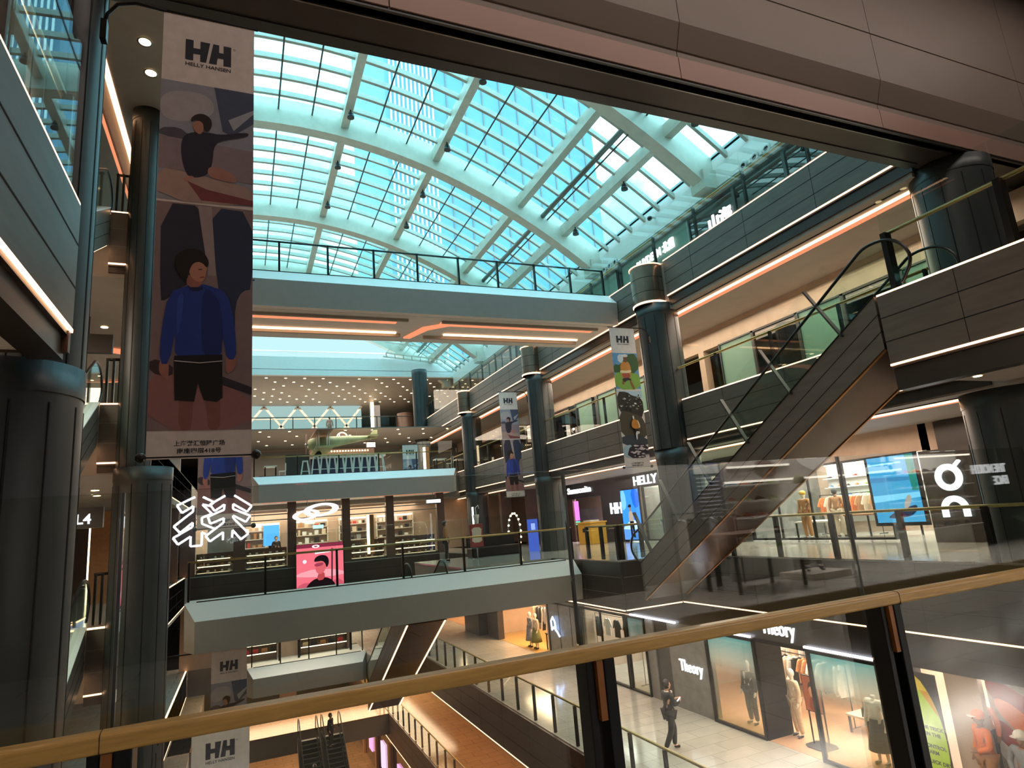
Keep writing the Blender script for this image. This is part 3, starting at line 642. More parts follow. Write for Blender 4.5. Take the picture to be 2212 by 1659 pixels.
def humanoid(name, label, cat, loc, rz, pose=None, skin='skin', top='suit', bottom='suit', shoe='black_cloth', hair='hair', cap=None, skirt=None, head=True, h=1.75, long=False, group=None, face=True, shirt=None, shorts=False):
    J = dict(BJ); J.update(pose or {}); s = h / 1.75
    t = thing(name, (0, 0, 0), label, cat, group)
    def V(k, r, r2=None): p = J[k]; return (p[0] * s, p[1] * s, p[2] * s, r * s) if r2 is None else (p[0] * s, p[1] * s, p[2] * s, r * s, r2 * s)
    ks = ['pelvis', 'waist', 'chest', 'neck', 'shL', 'elL', 'wrL', 'haL', 'shR', 'elR', 'wrR', 'haR', 'hiL', 'knL', 'anL', 'toL', 'hiR', 'knR', 'anR', 'toR']
    rr = [.13, .12, .14, .05, .055, .04, .028, .034, .055, .04, .028, .034, .085, .055, .038, .03, .085, .055, .038, .03]
    es = [(0, 1), (1, 2), (2, 3), (2, 4), (4, 5), (5, 6), (6, 7), (2, 8), (8, 9), (9, 10), (10, 11), (0, 12), (12, 13), (13, 14), (14, 15), (0, 16), (16, 17), (17, 18), (18, 19)]
    vs = [V(k, r) for k, r in zip(ks, rr)]
    for side, hi in (('L', 7), ('R', 11)):
        hp = Vector(J['ha' + side]); wp = Vector(J['wr' + side]); d = (hp - wp).normalized(); a = d.cross(Vector((0, 0, 1))) ; a = a.normalized() if a.length > .1 else Vector((1, 0, 0))
        pl = Vector((0, -1, 0)) if abs(d.y) < .8 else Vector((0, 0, -1))
        for k in range(4):
            l = (.045, .055, .052, .04)[k]; b = hp + a * ((k - 1.5) * .017); m1 = b + d * l * .6; e = m1 + (d * .7 + pl * .5).normalized() * l * .6
            i0 = len(vs); vs += [(*(m1 * s), .0085 * s), (*(e * s), .007 * s)]; es += [(hi, i0), (i0, i0 + 1)]
        b = wp + (hp - wp) * .4; th = b + a * .035 + d * .03; i0 = len(vs); vs += [(*(th * s), .009 * s)]; es += [(hi - 1, i0)]
    hd = Vector(J['head']) * s; nk = Vector(J['neck']) * s; tw = J.get('look', 0)
    def ex(mb):
        if not head: mb.cyl(nk, nk + Vector((0, 0, .06 * s)), .05 * s, skin, 10); return
        mb.cyl(nk - Vector((0, 0, .03)), hd - Vector((0, 0, .03 * s)), .052 * s, skin, 10)
        M = MB(); M.ball((0, 0, 0), .1 * s, skin, 16, (.8, .98, 1.2)); M.ball((0, -.015 * s, -.065 * s), .07 * s, skin, 12, (.85, 1, .8))
        if face:
            M.prism([(-.09 * s, .015 * s), (-.122 * s, -.02 * s), (-.095 * s, -.03 * s)], 'x', -.013 * s, .013 * s, skin)
            M.ball((-.082 * s, .005, -.01 * s), .02 * s, skin, 8, (.5, 1, 1.4)); M.ball((.082 * s, .005, -.01 * s), .02 * s, skin, 8, (.5, 1, 1.4))
            M.ball((-.032 * s, -.088 * s, .008 * s), .011 * s, 'hair', 6, (1.3, .6, .7)); M.ball((.032 * s, -.088 * s, .008 * s), .011 * s, 'hair', 6, (1.3, .6, .7)); M.ball((0, -.093 * s, -.055 * s), .02 * s, 'red_cloth', 8, (1.1, .35, .3))
        rot = Matrix.Rotation(tw, 3, 'Z')
        b = len(mb.v); mb.v += [rot @ v + hd for v in M.v]
        for f, mi, sm in zip(M.f, M.m, M.s): mb.f.append([b + i for i in f]); mb.m.append(mb.mi(M.mn[mi])); mb.s.append(sm)
    skinmesh(vs, es, skin, 'body', t, extra=ex)
    ks = ['waist', 'chest', 'pelvis', 'shL', 'elL', 'wrL', 'shR', 'elR', 'wrR']; rr = [.15, .17, .155 if not long else .17, .075, .06, .045, .075, .06, .045]
    v = [V(k, r, r * .8 if i < 3 else r) for i, (k, r) in enumerate(zip(ks, rr))]; e = [(0, 1), (0, 2), (1, 3), (3, 4), (4, 5), (1, 6), (6, 7), (7, 8)]
    if long: v.append((0, .01, .62 * s, .19 * s, .15 * s)); e.append((2, len(v) - 1))
    def exs(mb):
        if shirt: mb.prism([(-.035 * s, 1.44 * s), (.035 * s, 1.44 * s), (0, 1.25 * s)], 'y', -.15 * s, -.12 * s, shirt); mb.cyl(nk - Vector((0, 0, .035)), nk + Vector((0, 0, .005)), .06 * s, shirt, 12)
    skinmesh(v, e, top, 'jacket' if top in ('suit',) else 'top', t, extra=exs)
    if skirt:
        mb = MB(); mb.lathe([(.15 * s, 1.02 * s), (.19 * s, .85 * s), (.24 * s, .6 * s), (.29 * s, .34 * s), (.27 * s, .34 * s)], 0, 0, skirt, 24); o = mb.build('skirt', None); o.parent = t
    elif bottom:
        e_ = ['pelvis', 'hiL', 'knL', 'hiR', 'knR'] + ([] if shorts else ['anL', 'anR']); r_ = [.145, .11, .085, .11, .085, .065, .065]
        v = [V(k, r) for k, r in zip(e_, r_)]; e = [(0, 1), (1, 2), (0, 3), (3, 4)] + ([] if shorts else [(2, 5), (4, 6)])
        skinmesh(v, e, bottom, 'trousers', t)
    for sd in 'LR':
        a = Vector(J['an' + sd]); b = Vector(J['to' + sd]); v = [(*((a + Vector((0, .02, -.02))) * s), .045 * s), (*(b * s), .042 * s, ), ]
        skinmesh(v, [(0, 1)], shoe, 'shoe', t)
    if head and hair:
        mb = MB(); M = MB(); M.ball((0, .018 * s, .022 * s), .112 * s, hair, 16, (.86, .98, 1.14)); 
        keep = [v for v in M.v]; rot = Matrix.Rotation(tw, 3, 'Z')
        for v in keep:
            if v.y < -.045 * s and v.z < .05 * s: v.y *= .35; v.z += .03 * s
        mb.add([rot @ v + hd for v in keep], M.f, hair, True); o = mb.build('hair', None); o.parent = t
    if head and cap:
        mb = MB(); mb.ball(hd + Vector((0, 0, .045 * s)), .118 * s, cap, 16, (.9, 1, .85)); mb.prism([(-.08 * s, 0), (-.06 * s, -.09 * s), (0, -.11 * s), (.06 * s, -.09 * s), (.08 * s, 0)], 'z', hd.z + .03 * s, hd.z + .045 * s, cap if cap != 'orange_cloth' else 'white_cloth')
        for v in mb.v[-10:]: v.y += hd.y - .08 * s; v.x += hd.x
        o = mb.build('cap', None); o.parent = t
    t.location = loc; t.rotation_euler = (0, 0, rz); return t
# clothes on hangers ------------------------------------------------
SHIRT = [(-.1, 0), (-.2, -.05), (-.33, -.32), (-.26, -.36), (-.18, -.22), (-.2, -.68), (.2, -.68), (.18, -.22), (.26, -.36), (.33, -.32), (.2, -.05), (.1, 0), (0, -.04)]
LONG = [(-.1, 0), (-.2, -.05), (-.27, -.6), (-.2, -.62), (-.17, -.3), (-.22, -.8), (.22, -.8), (.17, -.3), (.2, -.62), (.27, -.6), (.2, -.05), (.1, 0), (0, -.04)]
DRESS = [(-.08, 0), (-.17, -.05), (-.15, -.35), (-.26, -1.15), (.26, -1.15), (.15, -.35), (.17, -.05), (.08, 0), (0, -.06)]
def garment(kind, mat, label='shirt on a hanger'):
    poly = {'shirt': SHIRT, 'long': LONG, 'dress': DRESS}[kind]; t = thing({'shirt': 'hanging_shirt', 'long': 'hanging_jacket', 'dress': 'hanging_dress'}[kind], (0, 0, 0), label, {'shirt': 'shirt', 'long': 'jacket', 'dress': 'dress'}[kind])
    mb = MB(); mb.prism(poly, 'y', -.03, .03, mat)
    for v in mb.v: v.y *= 1 - .6 * abs(v.x) / .35; v.y += .012 * math.sin(v.z * 18)
    mb.build('cloth', t, bevel=.012)
    mb = MB(); mb.tube([(0, 0, -.03), (0, 0, .05), (.03, 0, .08), (.02, 0, .11), (-.01, 0, .11)], .004, 'steel', 5); mb.build('hanger', t); return t
GP = {}
def hang(kind, mat, loc, rz, label, group):
    k = (kind, mat)
    if k not in GP: GP[k] = garment(kind, mat)
    return place(GP[k], loc, rz, label, group)
def rack(x, y0, y1, z, h, label, along='y', legs=True):
    t = thing('clothes_rack', (x, y0, z), label, 'clothes rack'); mb = MB()
    P0 = (x, y0) if along == 'y' else (x, y0); P1 = (x, y1) if along == 'y' else (y1, y0)
    mb.cyl((*P0, z + h), (*P1, z + h), .014, 'black_metal', 8); mb.build('rail', t)
    for p in (P0, P1):
        mb = MB(); mb.cyl((*p, z), (*p, z + h), .014, 'black_metal', 8); mb.box(p[0] - .2, p[0] + .2, p[1] - .02, p[1] + .02, z, z + .02, 'black_metal'); mb.build('leg', t)
    return t
# shoe --------------------------------------------------------------
def shoe(mat, sole='rubber_sole', label='sports shoe'):
    t = thing('sports_shoe', (0, 0, 0), label, 'shoe')
    mb = MB(); prof = [(-.14, .03, .05), (-.1, .035, .1), (-.03, .04, .095), (.04, .042, .065), (.1, .04, .045), (.14, .025, .03)]
    vs = []
    for x, w_, hh in prof: vs += [(x, -w_, .02), (x, -w_ * .9, hh * .7), (x, 0, hh), (x, w_ * .9, hh * .7), (x, w_, .02)]
    fs = [(i * 5 + j, (i + 1) * 5 + j, (i + 1) * 5 + (j + 1) % 5, i * 5 + (j + 1) % 5) for i in range(5) for j in range(5)] + [(0, 1, 2, 3, 4), (29, 28, 27, 26, 25)]
    mb.add(vs, fs, mat, True); mb.build('upper', t)
    mb = MB(); mb.prism([(-.15, -.035), (-.05, -.042), (.06, -.046), (.13, -.035), (.155, 0), (.13, .035), (.06, .046), (-.05, .042), (-.15, .035)], 'z', 0, .024, sole); mb.build('sole', t)
    return t
SH = {}
def put_shoe(mat, loc, rz, label, group):
    if mat not in SH: SH[mat] = shoe(mat)
    return place(SH[mat], loc, rz, label, group)
# downlights ---------------------------------------------------------
dl = thing('downlight', (0, 0, 0), 'small round recessed ceiling downlight', 'downlight')
mb = MB(); mb.lathe([(.0, -.004), (.075, -.004)], 0, 0, 'lamp_spot', 14); mb.build('lens', dl)
mb = MB(); mb.lathe([(.075, -.001), (.1, -.008), (.1, -.001)], 0, 0, 'steel', 14); mb.build('trim_ring', dl)
def downlights(pts, label, group, sc=1.):
    for p in pts: place(dl, p, 0, label, group, sc=sc)

# escalators ---------------------------------------------------------
def escalator(x0, x1, yb, zb, yt, zt, label, posts=0, steps=0, side='panel', under='escal_under', sgn=1, led=True, depth=.95, glow='led_warm', deckw=0):
    """yb,zb bottom landing edge ; yt,zt top landing edge (travels along Y)"""
    t = thing('escalator', ((x0 + x1) / 2, yb, zb), label, 'escalator'); d = 1 if yt > yb else -1; L = abs(yt - yb); sl = (zt - zb) / L
    def sec(x_0, x_1, o0, o1, mt, nm, ya=0, yz=L):
        mb = MB(); poly = [(yb + d * ya, zb + ya * sl + o0), (yb + d * yz, zb + yz * sl + o0), (yb + d * yz, zb + yz * sl + o1), (yb + d * ya, zb + ya * sl + o1)]
        mb.prism(poly, 'x', x_0, x_1, mt); return mb
    for xa, xb in ((x0, x0 + .12), (x1 - .12, x1)):
        mb = sec(xa, xb, .02, -depth, side, 'side')
        for k in (1, 2):
            o = -depth * k / 3; poly = [(yb, zb + o), (yt, zt + o), (yt, zt + o - .015), (yb, zb + o - .015)]
            mb.prism(poly, 'x', xa - .004, xb + .004, 'groove' if side == 'panel' else 'joint')
        mb.build('side_cladding', t)
        e = sec(xa - .01 - (deckw if xa > x0 else 0), xb + .01, .02, .05, 'white_band' if deckw else 'black_metal', 'e'); e.build('deck_trim', t)  # white deck colour stands in for sky reflected on steel
    sec(x0 + .02, x1 - .02, -depth + .1, -depth - .01, under, 'u').build('underside', t)
    if led:
        for xa in (x0 + .02, x1 - .08): sec(xa, xa + .05, -depth - .005, -depth - .03, glow, 'l').build('led_strip', t)
    sec(x0 + .12, x1 - .12, -.35, -.25, 'step', 's').build('step_bed', t)
    for xa in (x0 + .1, x1 - .1):
        mb = MB(); hg = .92; poly = smooth([(yb - d * .2, zb + .02), (yb + d * .3, zb + .05), (yb + d * (L - .3), zt - .05), (yt + d * .5, zt + .02), (yt + d * .8, zt + .45), (yt + d * .55, zt + hg), (yt, zt + hg + .1), (yt - d * .4, zt + hg - .06), (yb + d * .4, zb + hg + .24), (yb, zb + hg + .08), (yb - d * .5, zb + .78), (yb - d * .6, zb + .4)], 1)
        mb.prism(poly, 'x', xa - .006, xa + .006, 'glass_green'); mb.build('glass_side', t)
        mb = MB(); mb.tube(soft([(xa, a, b) for a, b in [(yb - d * .3, zb + .1), (yb - d * .58, zb + .38), (yb - d * .45, zb + .78), (yb, zb + hg + .08), (yb + d * .3, zb + hg + .2), (yt - d * .3, zt + hg - .02), (yt, zt + hg + .11), (yt + d * .5, zt + hg + .04), (yt + d * .8, zt + .5), (yt + d * .5, zt + .1)]]), .03, 'rubber', 8); mb.build('handrail', t)
    if posts:
        nv = Vector((0, -d * sl, 1)).normalized()
        for i in range(posts):
            f = (i + .45) / posts * L; p = Vector((x0 - .03, yb + d * f, zb + sl * f)); q = p + nv * 1.25
            mb = MB(); mb.obox(p - nv * .05, q, .03, .1, 'grey_metal', (1, 0, 0)); mb.build('glass_clamp_post', t)
        mb = MB(); f0 = L / posts * .45
        a = Vector((x0 - .05, yb + d * f0, zb + sl * f0)); b_ = Vector((x0 - .05, yb + d * (L - .2), zb + sl * (L - .2))); hi = nv * 1.28
        mb.add([a, b_, b_ + hi, a + hi], [(0, 1, 2, 3)], 'glass'); mb.build('guard_glass', t)
    n = steps
    for i in range(n):
        f0 = L * i / n; f1 = L * (i + 1) / n; zz = zb + sl * f1 - .12; ya = yb + d * f0; yb_ = yb + d * f1
        mb = MB(); mb.box(x0 + .14, x1 - .14, min(ya, yb_), max(ya, yb_), zz - .2, zz, 'step'); mb.box(x0 + .14, x1 - .14, ya - .01, ya + .02, zz - .012, zz + .003, 'grey_metal'); mb.build('step', t)
    return t
escalator(10.43, 11.95, 15.75, .02, 7.3, 4.92, 'big brown escalator rising from the landing to the upper right', posts=6, glow='brass')  # led_strip parts here are unlit brass trim
escalator(5.0, 6.4, 29.4, -4.9, 21.7, -.61, 'escalator low in the centre running up behind the central footbridge', side='panel_brown')
escalator(3.05, 4.25, 33.6, -14.7, 42, -9.8, 'left one of the two black escalators at the very bottom', steps=30, side='cream_wall', depth=.5, led=False)
escalator(4.35, 5.55, 33.6, -14.7, 42, -9.8, 'right one of the two black escalators at the very bottom', steps=30, side='cream_wall', depth=.5, led=False)
escalator(-4.5, -3.04, 8.2, 4.94, 16.7, 9.8, 'upper left escalator seen behind the near left column', side='panel', deckw=.3)
escalator(-4.5, -3.04, 8.2, .02, 16.7, 4.9, 'left escalator between the two left columns, half way up', side='panel', deckw=.3)
escalator(-4.5, -3.04, 8.2, -4.9, 16.7, 0, 'left escalator seen through the near glass beside the left column', side='panel', deckw=.3)
escalator(-2.5, -1.4, 24.5, -4.9, 16.0, -.2, 'small escalator under the left end of the central footbridge', side='panel_brown') if False else None
# side walls closing the escalator wells
# banners --------------------------------------------------------------
def banner(kind, label, group, crop=0):
    W_, H_ = .95, 5.13; t = thing('hanging_banner', (0, 0, 0), label, 'banner', group)
    F = ((-W_ / 2, -.004, 0), (1, 0, 0), (0, 0, 1))
    def U(pts): return [(u * W_, -v * H_) for u, v in pts]
    mb = MB(); mb.box(-W_ / 2, W_ / 2, -.003, .003, -H_, 0, pic('#ded9d8')); mb.build('cloth', t)
    def layer(nm, items):
        mb = MB()
        for i, (c, pts) in enumerate(items): mb.flat(U(pts), F, pic(c), .0006 * (i + 1))
        return mb.build(nm, t)
    if kind == 'sail':
        layer('upper_picture', [('#8f97aa', [(0, .173), (1, .173), (1, .455), (0, .458)]), ('#a9a9b2', smooth([(0, .2), (.5, .19), (.6, .24), (.3, .27), (0, .27)], 2)), ('#41506e', [(.56, .173), (1, .173), (1, .25), (.76, .29), (.66, .28)]),
            ('#9fa8b8', [(.72, .25), (1, .215), (1, .225), (.78, .275)]), ('#4e4c5c', smooth([(0, .292), (.2, .285), (.3, .3), (.6, .31), (.6, .318), (0, .312)], 1)), ('#8a7f8c', [(0, .31), (1, .32), (1, .40), (0, .385)]),
            ('#a8928f', smooth([(0, .385), (.3, .39), (.6, .40), (1, .41), (1, .455), (0, .458)], 1)), ('#7c3f48', [(.3, .41), (.5, .425), (1, .44), (1, .452), (.45, .452)]), ('#1d2138', smooth([(.234, .307), (.337, .292), (.502, .288), (.653, .29), (.943, .272), (.944, .285), (.687, .301), (.571, .314), (.559, .364), (.512, .391), (.383, .402), (.287, .398), (.224, .348)], 2)),
            ('#a87a70', smooth([(.51, .371), (.626, .369), (.794, .382), (.829, .401), (.695, .401), (.513, .395)], 2)), ('#b58577', smooth([(.256, .406), (.318, .397), (.383, .399), (.304, .412)], 2)),
            ('#a97b6e', smooth([(.34, .27), (.4, .262), (.46, .268), (.45, .292), (.4, .297), (.35, .285)], 2)), ('#1b1416', smooth([(.31, .27), (.34, .252), (.44, .243), (.53, .252), (.55, .27), (.5, .29), (.46, .285), (.45, .266), (.38, .262)], 2))])
        layer('lower_picture', [('#8b7a80', [(0, .462), (1, .462), (1, .945), (0, .945)]), ('#2a2f44', smooth([(.05, .465), (.5, .465), (.53, .56), (.5, .63), (.33, .64), (.13, .68), (.07, .68)], 1)), ('#2b3a58', smooth([(.55, .465), (1, .468), (1, .645), (.89, .65), (.82, .68), (.82, .75), (.66, .67), (.6, .58)], 1)),
            ('#a2969a', [(.42, .465), (.56, .465), (.62, .62), (.54, .62)]), ('#9c6f70', smooth([(0, .82), (.3, .83), (1, .87), (1, .945), (0, .945)], 1)), ('#3a3038', smooth([(0, .8), (.22, .812), (.22, .84), (0, .83)], 1)), ('#33313f', [(.69, .835), (1, .858), (1, .874), (.69, .853)]),
            ('#8c5c58', smooth([(.287, .87), (.43, .87), (.41, .943), (.40, .945), (.286, .945)], 1)), ('#8c5c58', smooth([(.531, .87), (.68, .87), (.69, .917), (.68, .945), (.574, .945), (.56, .92)], 1)),
            ('#a8746a', smooth([(.095, .80), (.18, .80), (.182, .828), (.179, .846), (.135, .839), (.086, .829)], 2)), ('#a8746a', smooth([(.738, .79), (.835, .79), (.837, .816), (.754, .832), (.727, .819)], 2)),
            ('#0c0d12', [(.226, .8), (.697, .798), (.706, .88), (.65, .889), (.525, .885), (.463, .85), (.433, .888), (.245, .885)]),
            ('#1f3f9a', smooth([(.155, .663), (.321, .647), (.40, .642), (.49, .64), (.635, .648), (.728, .655), (.797, .7), (.833, .755), (.835, .8), (.742, .8), (.715, .767), (.685, .74), (.697, .80), (.473, .804), (.228, .802), (.236, .738), (.183, .812), (.092, .812), (.096, .747)], 1)),
            ('#182f7a', smooth([(.49, .65), (.6, .655), (.68, .69), (.7, .745), (.685, .795), (.5, .8), (.48, .72)], 1)), ('#2b4fb0', smooth([(.24, .67), (.3, .66), (.3, .7), (.26, .76), (.24, .73)], 1)), ('#10204e', smooth([(.36, .643), (.45, .65), (.49, .643), (.48, .656), (.36, .657)], 1)), ('#0b0f20', [(.23, .795), (.697, .79), (.698, .803), (.473, .808), (.23, .805)]), ('#d8d8dc', [(.23, .8045), (.473, .808), (.697, .803), (.697, .8045), (.473, .8095), (.23, .8062)]),
            ('#a06c60', smooth([(.329, .62), (.40, .628), (.491, .622), (.48, .647), (.327, .65)], 1)), ('#bd8875', smooth([(.329, .602), (.40, .588), (.5, .592), (.53, .598), (.521, .613), (.504, .632), (.453, .638), (.37, .63)], 2)),
            ('#151012', smooth([(.20, .603), (.22, .578), (.33, .563), (.47, .566), (.55, .588), (.53, .607), (.48, .594), (.42, .592), (.36, .603), (.33, .638), (.26, .625)], 2)), ('#3a2020', [(.44, .6085), (.475, .6075), (.475, .6095), (.44, .6105)]), ('#7c3f3c', [(.455, .626), (.5, .624), (.5, .6265), (.46, .628)])])
    else:
        layer('upper_picture', [('#5d9bd0', [(0, .19), (1, .19), (1, .45), (0, .45)]), ('#cfe2ec', smooth([(.2, .2), (.5, .2), (.5, .26), (.2, .26)], 1)), ('#2c5a30', smooth([(0, .27), (.3, .28), (.55, .2), (1, .19), (1, .34), (0, .35)], 1)), ('#7fb04a', smooth([(0, .335), (.3, .33), (.7, .335), (1, .34), (1, .455), (0, .455)], 1)),
            ('#c98a3c', smooth([(.28, .27), (.42, .25), (.6, .25), (.68, .28), (.7, .33), (.62, .37), (.3, .375), (.26, .33)], 2)), ('#a5503c', smooth([(.3, .33), (.62, .33), (.62, .375), (.32, .378)], 1)), ('#e8dcb0', smooth([(.24, .315), (.5, .32), (.68, .31), (.68, .332), (.4, .338), (.24, .335)], 2)), ('#6e4834', smooth([(.42, .21), (.58, .21), (.58, .245), (.5, .262), (.43, .25)], 2)), ('#dfe3e6', smooth([(.4, .205), (.5, .195), (.62, .205), (.6, .218), (.42, .22)], 2)),
            ('#241a20', smooth([(.3, .372), (.62, .37), (.66, .395), (.5, .385), (.38, .405), (.3, .395)], 1)), ('#8a5a40', smooth([(.55, .385), (.64, .39), (.78, .45), (.68, .455)], 1)), ('#8a5a40', smooth([(.28, .39), (.37, .40), (.34, .42), (.26, .42)], 1))])
        items = [('#b5d5ea', [(0, .455), (1, .455), (1, .52), (0, .47)]), ('#2a2a28', smooth([(0, .47), (.4, .47), (.6, .5), (1, .51), (1, .64), (.6, .68), (0, .62)], 1)), ('#4d4639', smooth([(0, .6), (.5, .62), (1, .66), (1, .82), (0, .8)], 1)), ('#39424f', smooth([(.0, .77), (1, .79), (1, .86), (0, .85)], 1)), ('#a8c8d8', smooth([(0, .85), (.4, .84), (.4, .93), (0, .93)], 1)), ('#3a3440', smooth([(.3, .84), (1, .84), (1, .935), (.1, .935)], 1))]
        rnd = random.Random(5)
        for _ in range(46):
            u, v = rnd.uniform(.05, .95), rnd.uniform(.48, .6); a = rnd.uniform(.02, .07)
            items.append((rnd.choice(['#e2e6e6', '#141414', '#8c8c84', '#0e0e0e']), smooth([(u - a, v), (u, v - a * .12), (u + a, v + .004), (u, v + a * .12)], 1)))
        for _ in range(34):
            u, v = rnd.uniform(.3, .95), rnd.uniform(.85, .93); a = rnd.uniform(.04, .1); items.append((rnd.choice(['#c9bfcc', '#ddd5da', '#8f869a']), smooth([(u - a, v), (u, v - a * .08), (min(1, u + a), v), (u, v + a * .08)], 1)))
        items += [('#d38a32', smooth([(.42, .69), (.5, .665), (.62, .67), (.72, .7), (.7, .735), (.5, .735), (.4, .72)], 2)), ('#efe0c0', smooth([(.62, .67), (.7, .68), (.75, .72), (.7, .735), (.68, .7)], 2)), ('#e6e6e4', smooth([(.47, .645), (.53, .64), (.55, .665), (.49, .668)], 2)), ('#161618', [(.52, .735), (.64, .735), (.66, .755), (.52, .755)]), ('#d9d9de', smooth([(.53, .752), (.7, .752), (.68, .77), (.6, .77), (.58, .81), (.53, .81)], 1))]
        layer('lower_picture', items)
        mb = MB(); mb.flat(U([(0, .452), (1, .452), (1, .464), (0, .464)]), F, pic('#ded9d8'), .02 * .04); mb.build('divider', t)
    # HH monogram
    mb = MB(); k = .475; ox = .24; hv = .052
    def L_(pts): mb.flat([((ox + x * .5) * W_, -(.062 + y * hv) * H_) for x, y in pts], F, pic('#1a2436'), .0014)
    L_([(0, 0), (.17, 0), (.17, .38), (.32, .38), (.32, 0), (.53, 0), (.45, 1), (.32, 1), (.32, .66), (.17, .66), (.17, 1), (0, 1)])
    L_([(.60, 0), (.73, 0), (.73, .38), (.83, .38), (.83, 0), (1, 0), (1, 1), (.83, 1), (.83, .66), (.70, .66), (.68, 1), (.51, 1)])
    mb.build('logo', t)
    mb = MB(); textmb(mb, 'HELLY HANSEN', ((-W_ / 2 + .245 * W_, -.0055, -.1285 * H_), (1, 0, 0), (0, 0, 1)), .066, 0, pic('#1a2436'), bold=.001, fit=.468)
    mb.build('brand_lettering', t); mb = MB(); textmb(mb, '®', ((-W_ / 2 + .76 * W_, -.0055, -.07 * H_), (1, 0, 0), (0, 0, 1)), .04, 0, pic('#1a2436'))
    mb.build('trademark', t); mb = MB(); textmb(mb, '上海港汇恒隆广场', ((-W_ / 2 + .25 * W_, -.0055, -.9745 * H_), (1, 0, 0), (0, 0, 1)), .058, 0, pic('#1a1f28'), bold=.001, fit=.462)
    mb.build('address_line', t); mb = MB(); textmb(mb, '南座四层418号', ((-W_ / 2 + .28 * W_, -.0055, -.989 * H_), (1, 0, 0), (0, 0, 1)), .056, 0, pic('#1a1f28'), bold=.001, fit=.4); mb.build('address_line', t)
    mb = MB(); mb.cyl((-W_ / 2 - .05, 0, .0), (W_ / 2 + .04, 0, .0), .016, 'black_metal', 8); mb.build('top_rod', t)
    mb = MB(); mb.cyl((-W_ / 2 - .04, 0, -H_ + .02), (W_ / 2 + .04, 0, -H_ + .02), .008, 'black_metal', 8); mb.build('bottom_rod', t)
    for sx in (-1, 1): mb = MB(); mb.ball((sx * (W_ / 2 + .045), 0, -H_ + .02), .05, 'rubber', 14); mb.build('end_ball', t)
    if crop:
        for c in [c for c in bpy.data.objects if c.parent == t]:
            if c.name.split('.')[0] in ('lower_picture', 'address_line', 'end_ball', 'bottom_rod'): bpy.data.objects.remove(c)
            else:
                for v in c.data.vertices: v.co.z = max(v.co.z, -crop)
    return t
def arm(loc, side, parent, n=.45):
    t = parent; mb = MB(); x = loc[0] + side * .475; z = loc[2]; y = loc[1]
    mb.tube([(x, y, z), (x + side * .12, y, z + .0), (x + side * .3, y, z - .02), (x + side * .46, y, z - .1), (x + side * .55, y, z - .28), (x + side * .57, y, z - .5)], .018, 'black_metal', 8)
    o = mb.build('bracket_arm', None); tag(o, None); return o
GB = 'banners of the blue jacket man'
A = banner('sail', '', None); kids(A)
def put_banner(src, x, y, z, label, side, reach=1.02, sc=None):
    o = place(src, (x, y, z), 0, label, sc=sc)
    mb = MB(); s = side
    R_ = reach; mb.tube([(s * .45, 0, 0), (s * (R_ - .27), 0, .02), (s * (R_ - .09), 0, -.05), (s * R_, 0, -.2), (s * (R_ + .04), 0, -.42)], .02, 'black_metal', 8); mb.box(s * (R_ + .02) - .03, s * (R_ + .02) + .03, -.05, .05, -.55, -.3, 'black_metal')
    b = mb.build('bracket_arm', None); b.parent = o; return o
put_banner(A, -.39, 7.0, 7.53, 'huge nearest hanging banner at the left with the man in the blue jacket', -1)
put_banner(A, -.38, 16.6, 8.15, 'hanging banner half hidden below the huge near banner', -1, sc=1.22)
put_banner(A, -.38, 16.6, -2.28, 'hanging banner whose big logo shows under the timber handrail at lower left', -1, sc=1.22)
put_banner(A, -.3, 21.5, -1.48, 'hanging banner at lower left, its top just above the timber handrail', -1, reach=2.25)
put_banner(A, 12.0, 28.0, 7.72, 'farther right-hand banner with the blue jacket man', 1)
D_ = banner('sail', '', None, crop=1.62); kids(D_); put_banner(D_, 9.55, 38.3, 6.6, 'small distant banner beside the bar stools', 1, reach=3.0)
B = banner('run', '', None); kids(B)
put_banner(B, 11.42, 16.75, 7.42, 'right-hand banner with the runner in a yellow jacket', 1).scale = (1, 1, .895)

# people ----------------------------------------------------------------
humanoid('person', 'person in a black suit walking and looking at a phone outside the clothes shop', 'person', (10.8, 15.8, -4.9), math.radians(205 - 180 + 60), top='suit', bottom='suit', shirt='white_cloth', h=1.82,
    pose=dict(elR=(-.24, -.05, 1.14), wrR=(-.12, -.28, 1.2), haR=(-.06, -.33, 1.24), elL=(.24, -.04, 1.14), wrL=(.12, -.25, 1.18), haL=(.06, -.31, 1.22), knL=(.11, -.16, .52), anL=(.11, -.12, .09), toL=(.12, -.28, .04), knR=(-.11, .06, .5), anR=(-.11, .28, .14), toR=(-.12, .14, .05), head=(0, -.03, 1.6)))
ph = MB(); ph.box(-.035, .035, -.005, .005, -.07, .07, 'black_metal'); ph.box(-.031, .031, -.007, -.005, -.063, .063, scr('#cfe2ee', 2.)); o = ph.build('phone', None); o.location = (10.97, 15.52, -3.58); o.rotation_euler = (math.radians(-50), 0, math.radians(265)); tag(o, 'bright phone held in the hands of the person in the black suit', 'phone')
humanoid('person', 'person in dark clothes standing on the bottom floor', 'person', (7.7, 59.6, -14.7), 2.6, top='black_cloth', bottom='black_cloth', h=1.95)
humanoid('person', 'person in white top riding the left bottom escalator', 'person', (3.65, 38.4, -11.95), 3.3, top='white_cloth', bottom='navy_cloth', hair='hair', cap='white_cloth')
humanoid('person', 'person standing in silhouette at the far braced windows', 'person', (6.9, 55.5, 9.8), 2.9, top='grey_cloth', bottom='grey_cloth')
humanoid('person', 'person in dark clothes on the low footbridge by the escalators', 'person', (4.6, 39.2, -9.8), 1.0, top='black_cloth', bottom='black_cloth')
humanoid('person', 'person in black inside the far shop behind the pink screen', 'person', (1.9, 41.2, 0), .4, top='black_cloth', bottom='black_cloth')
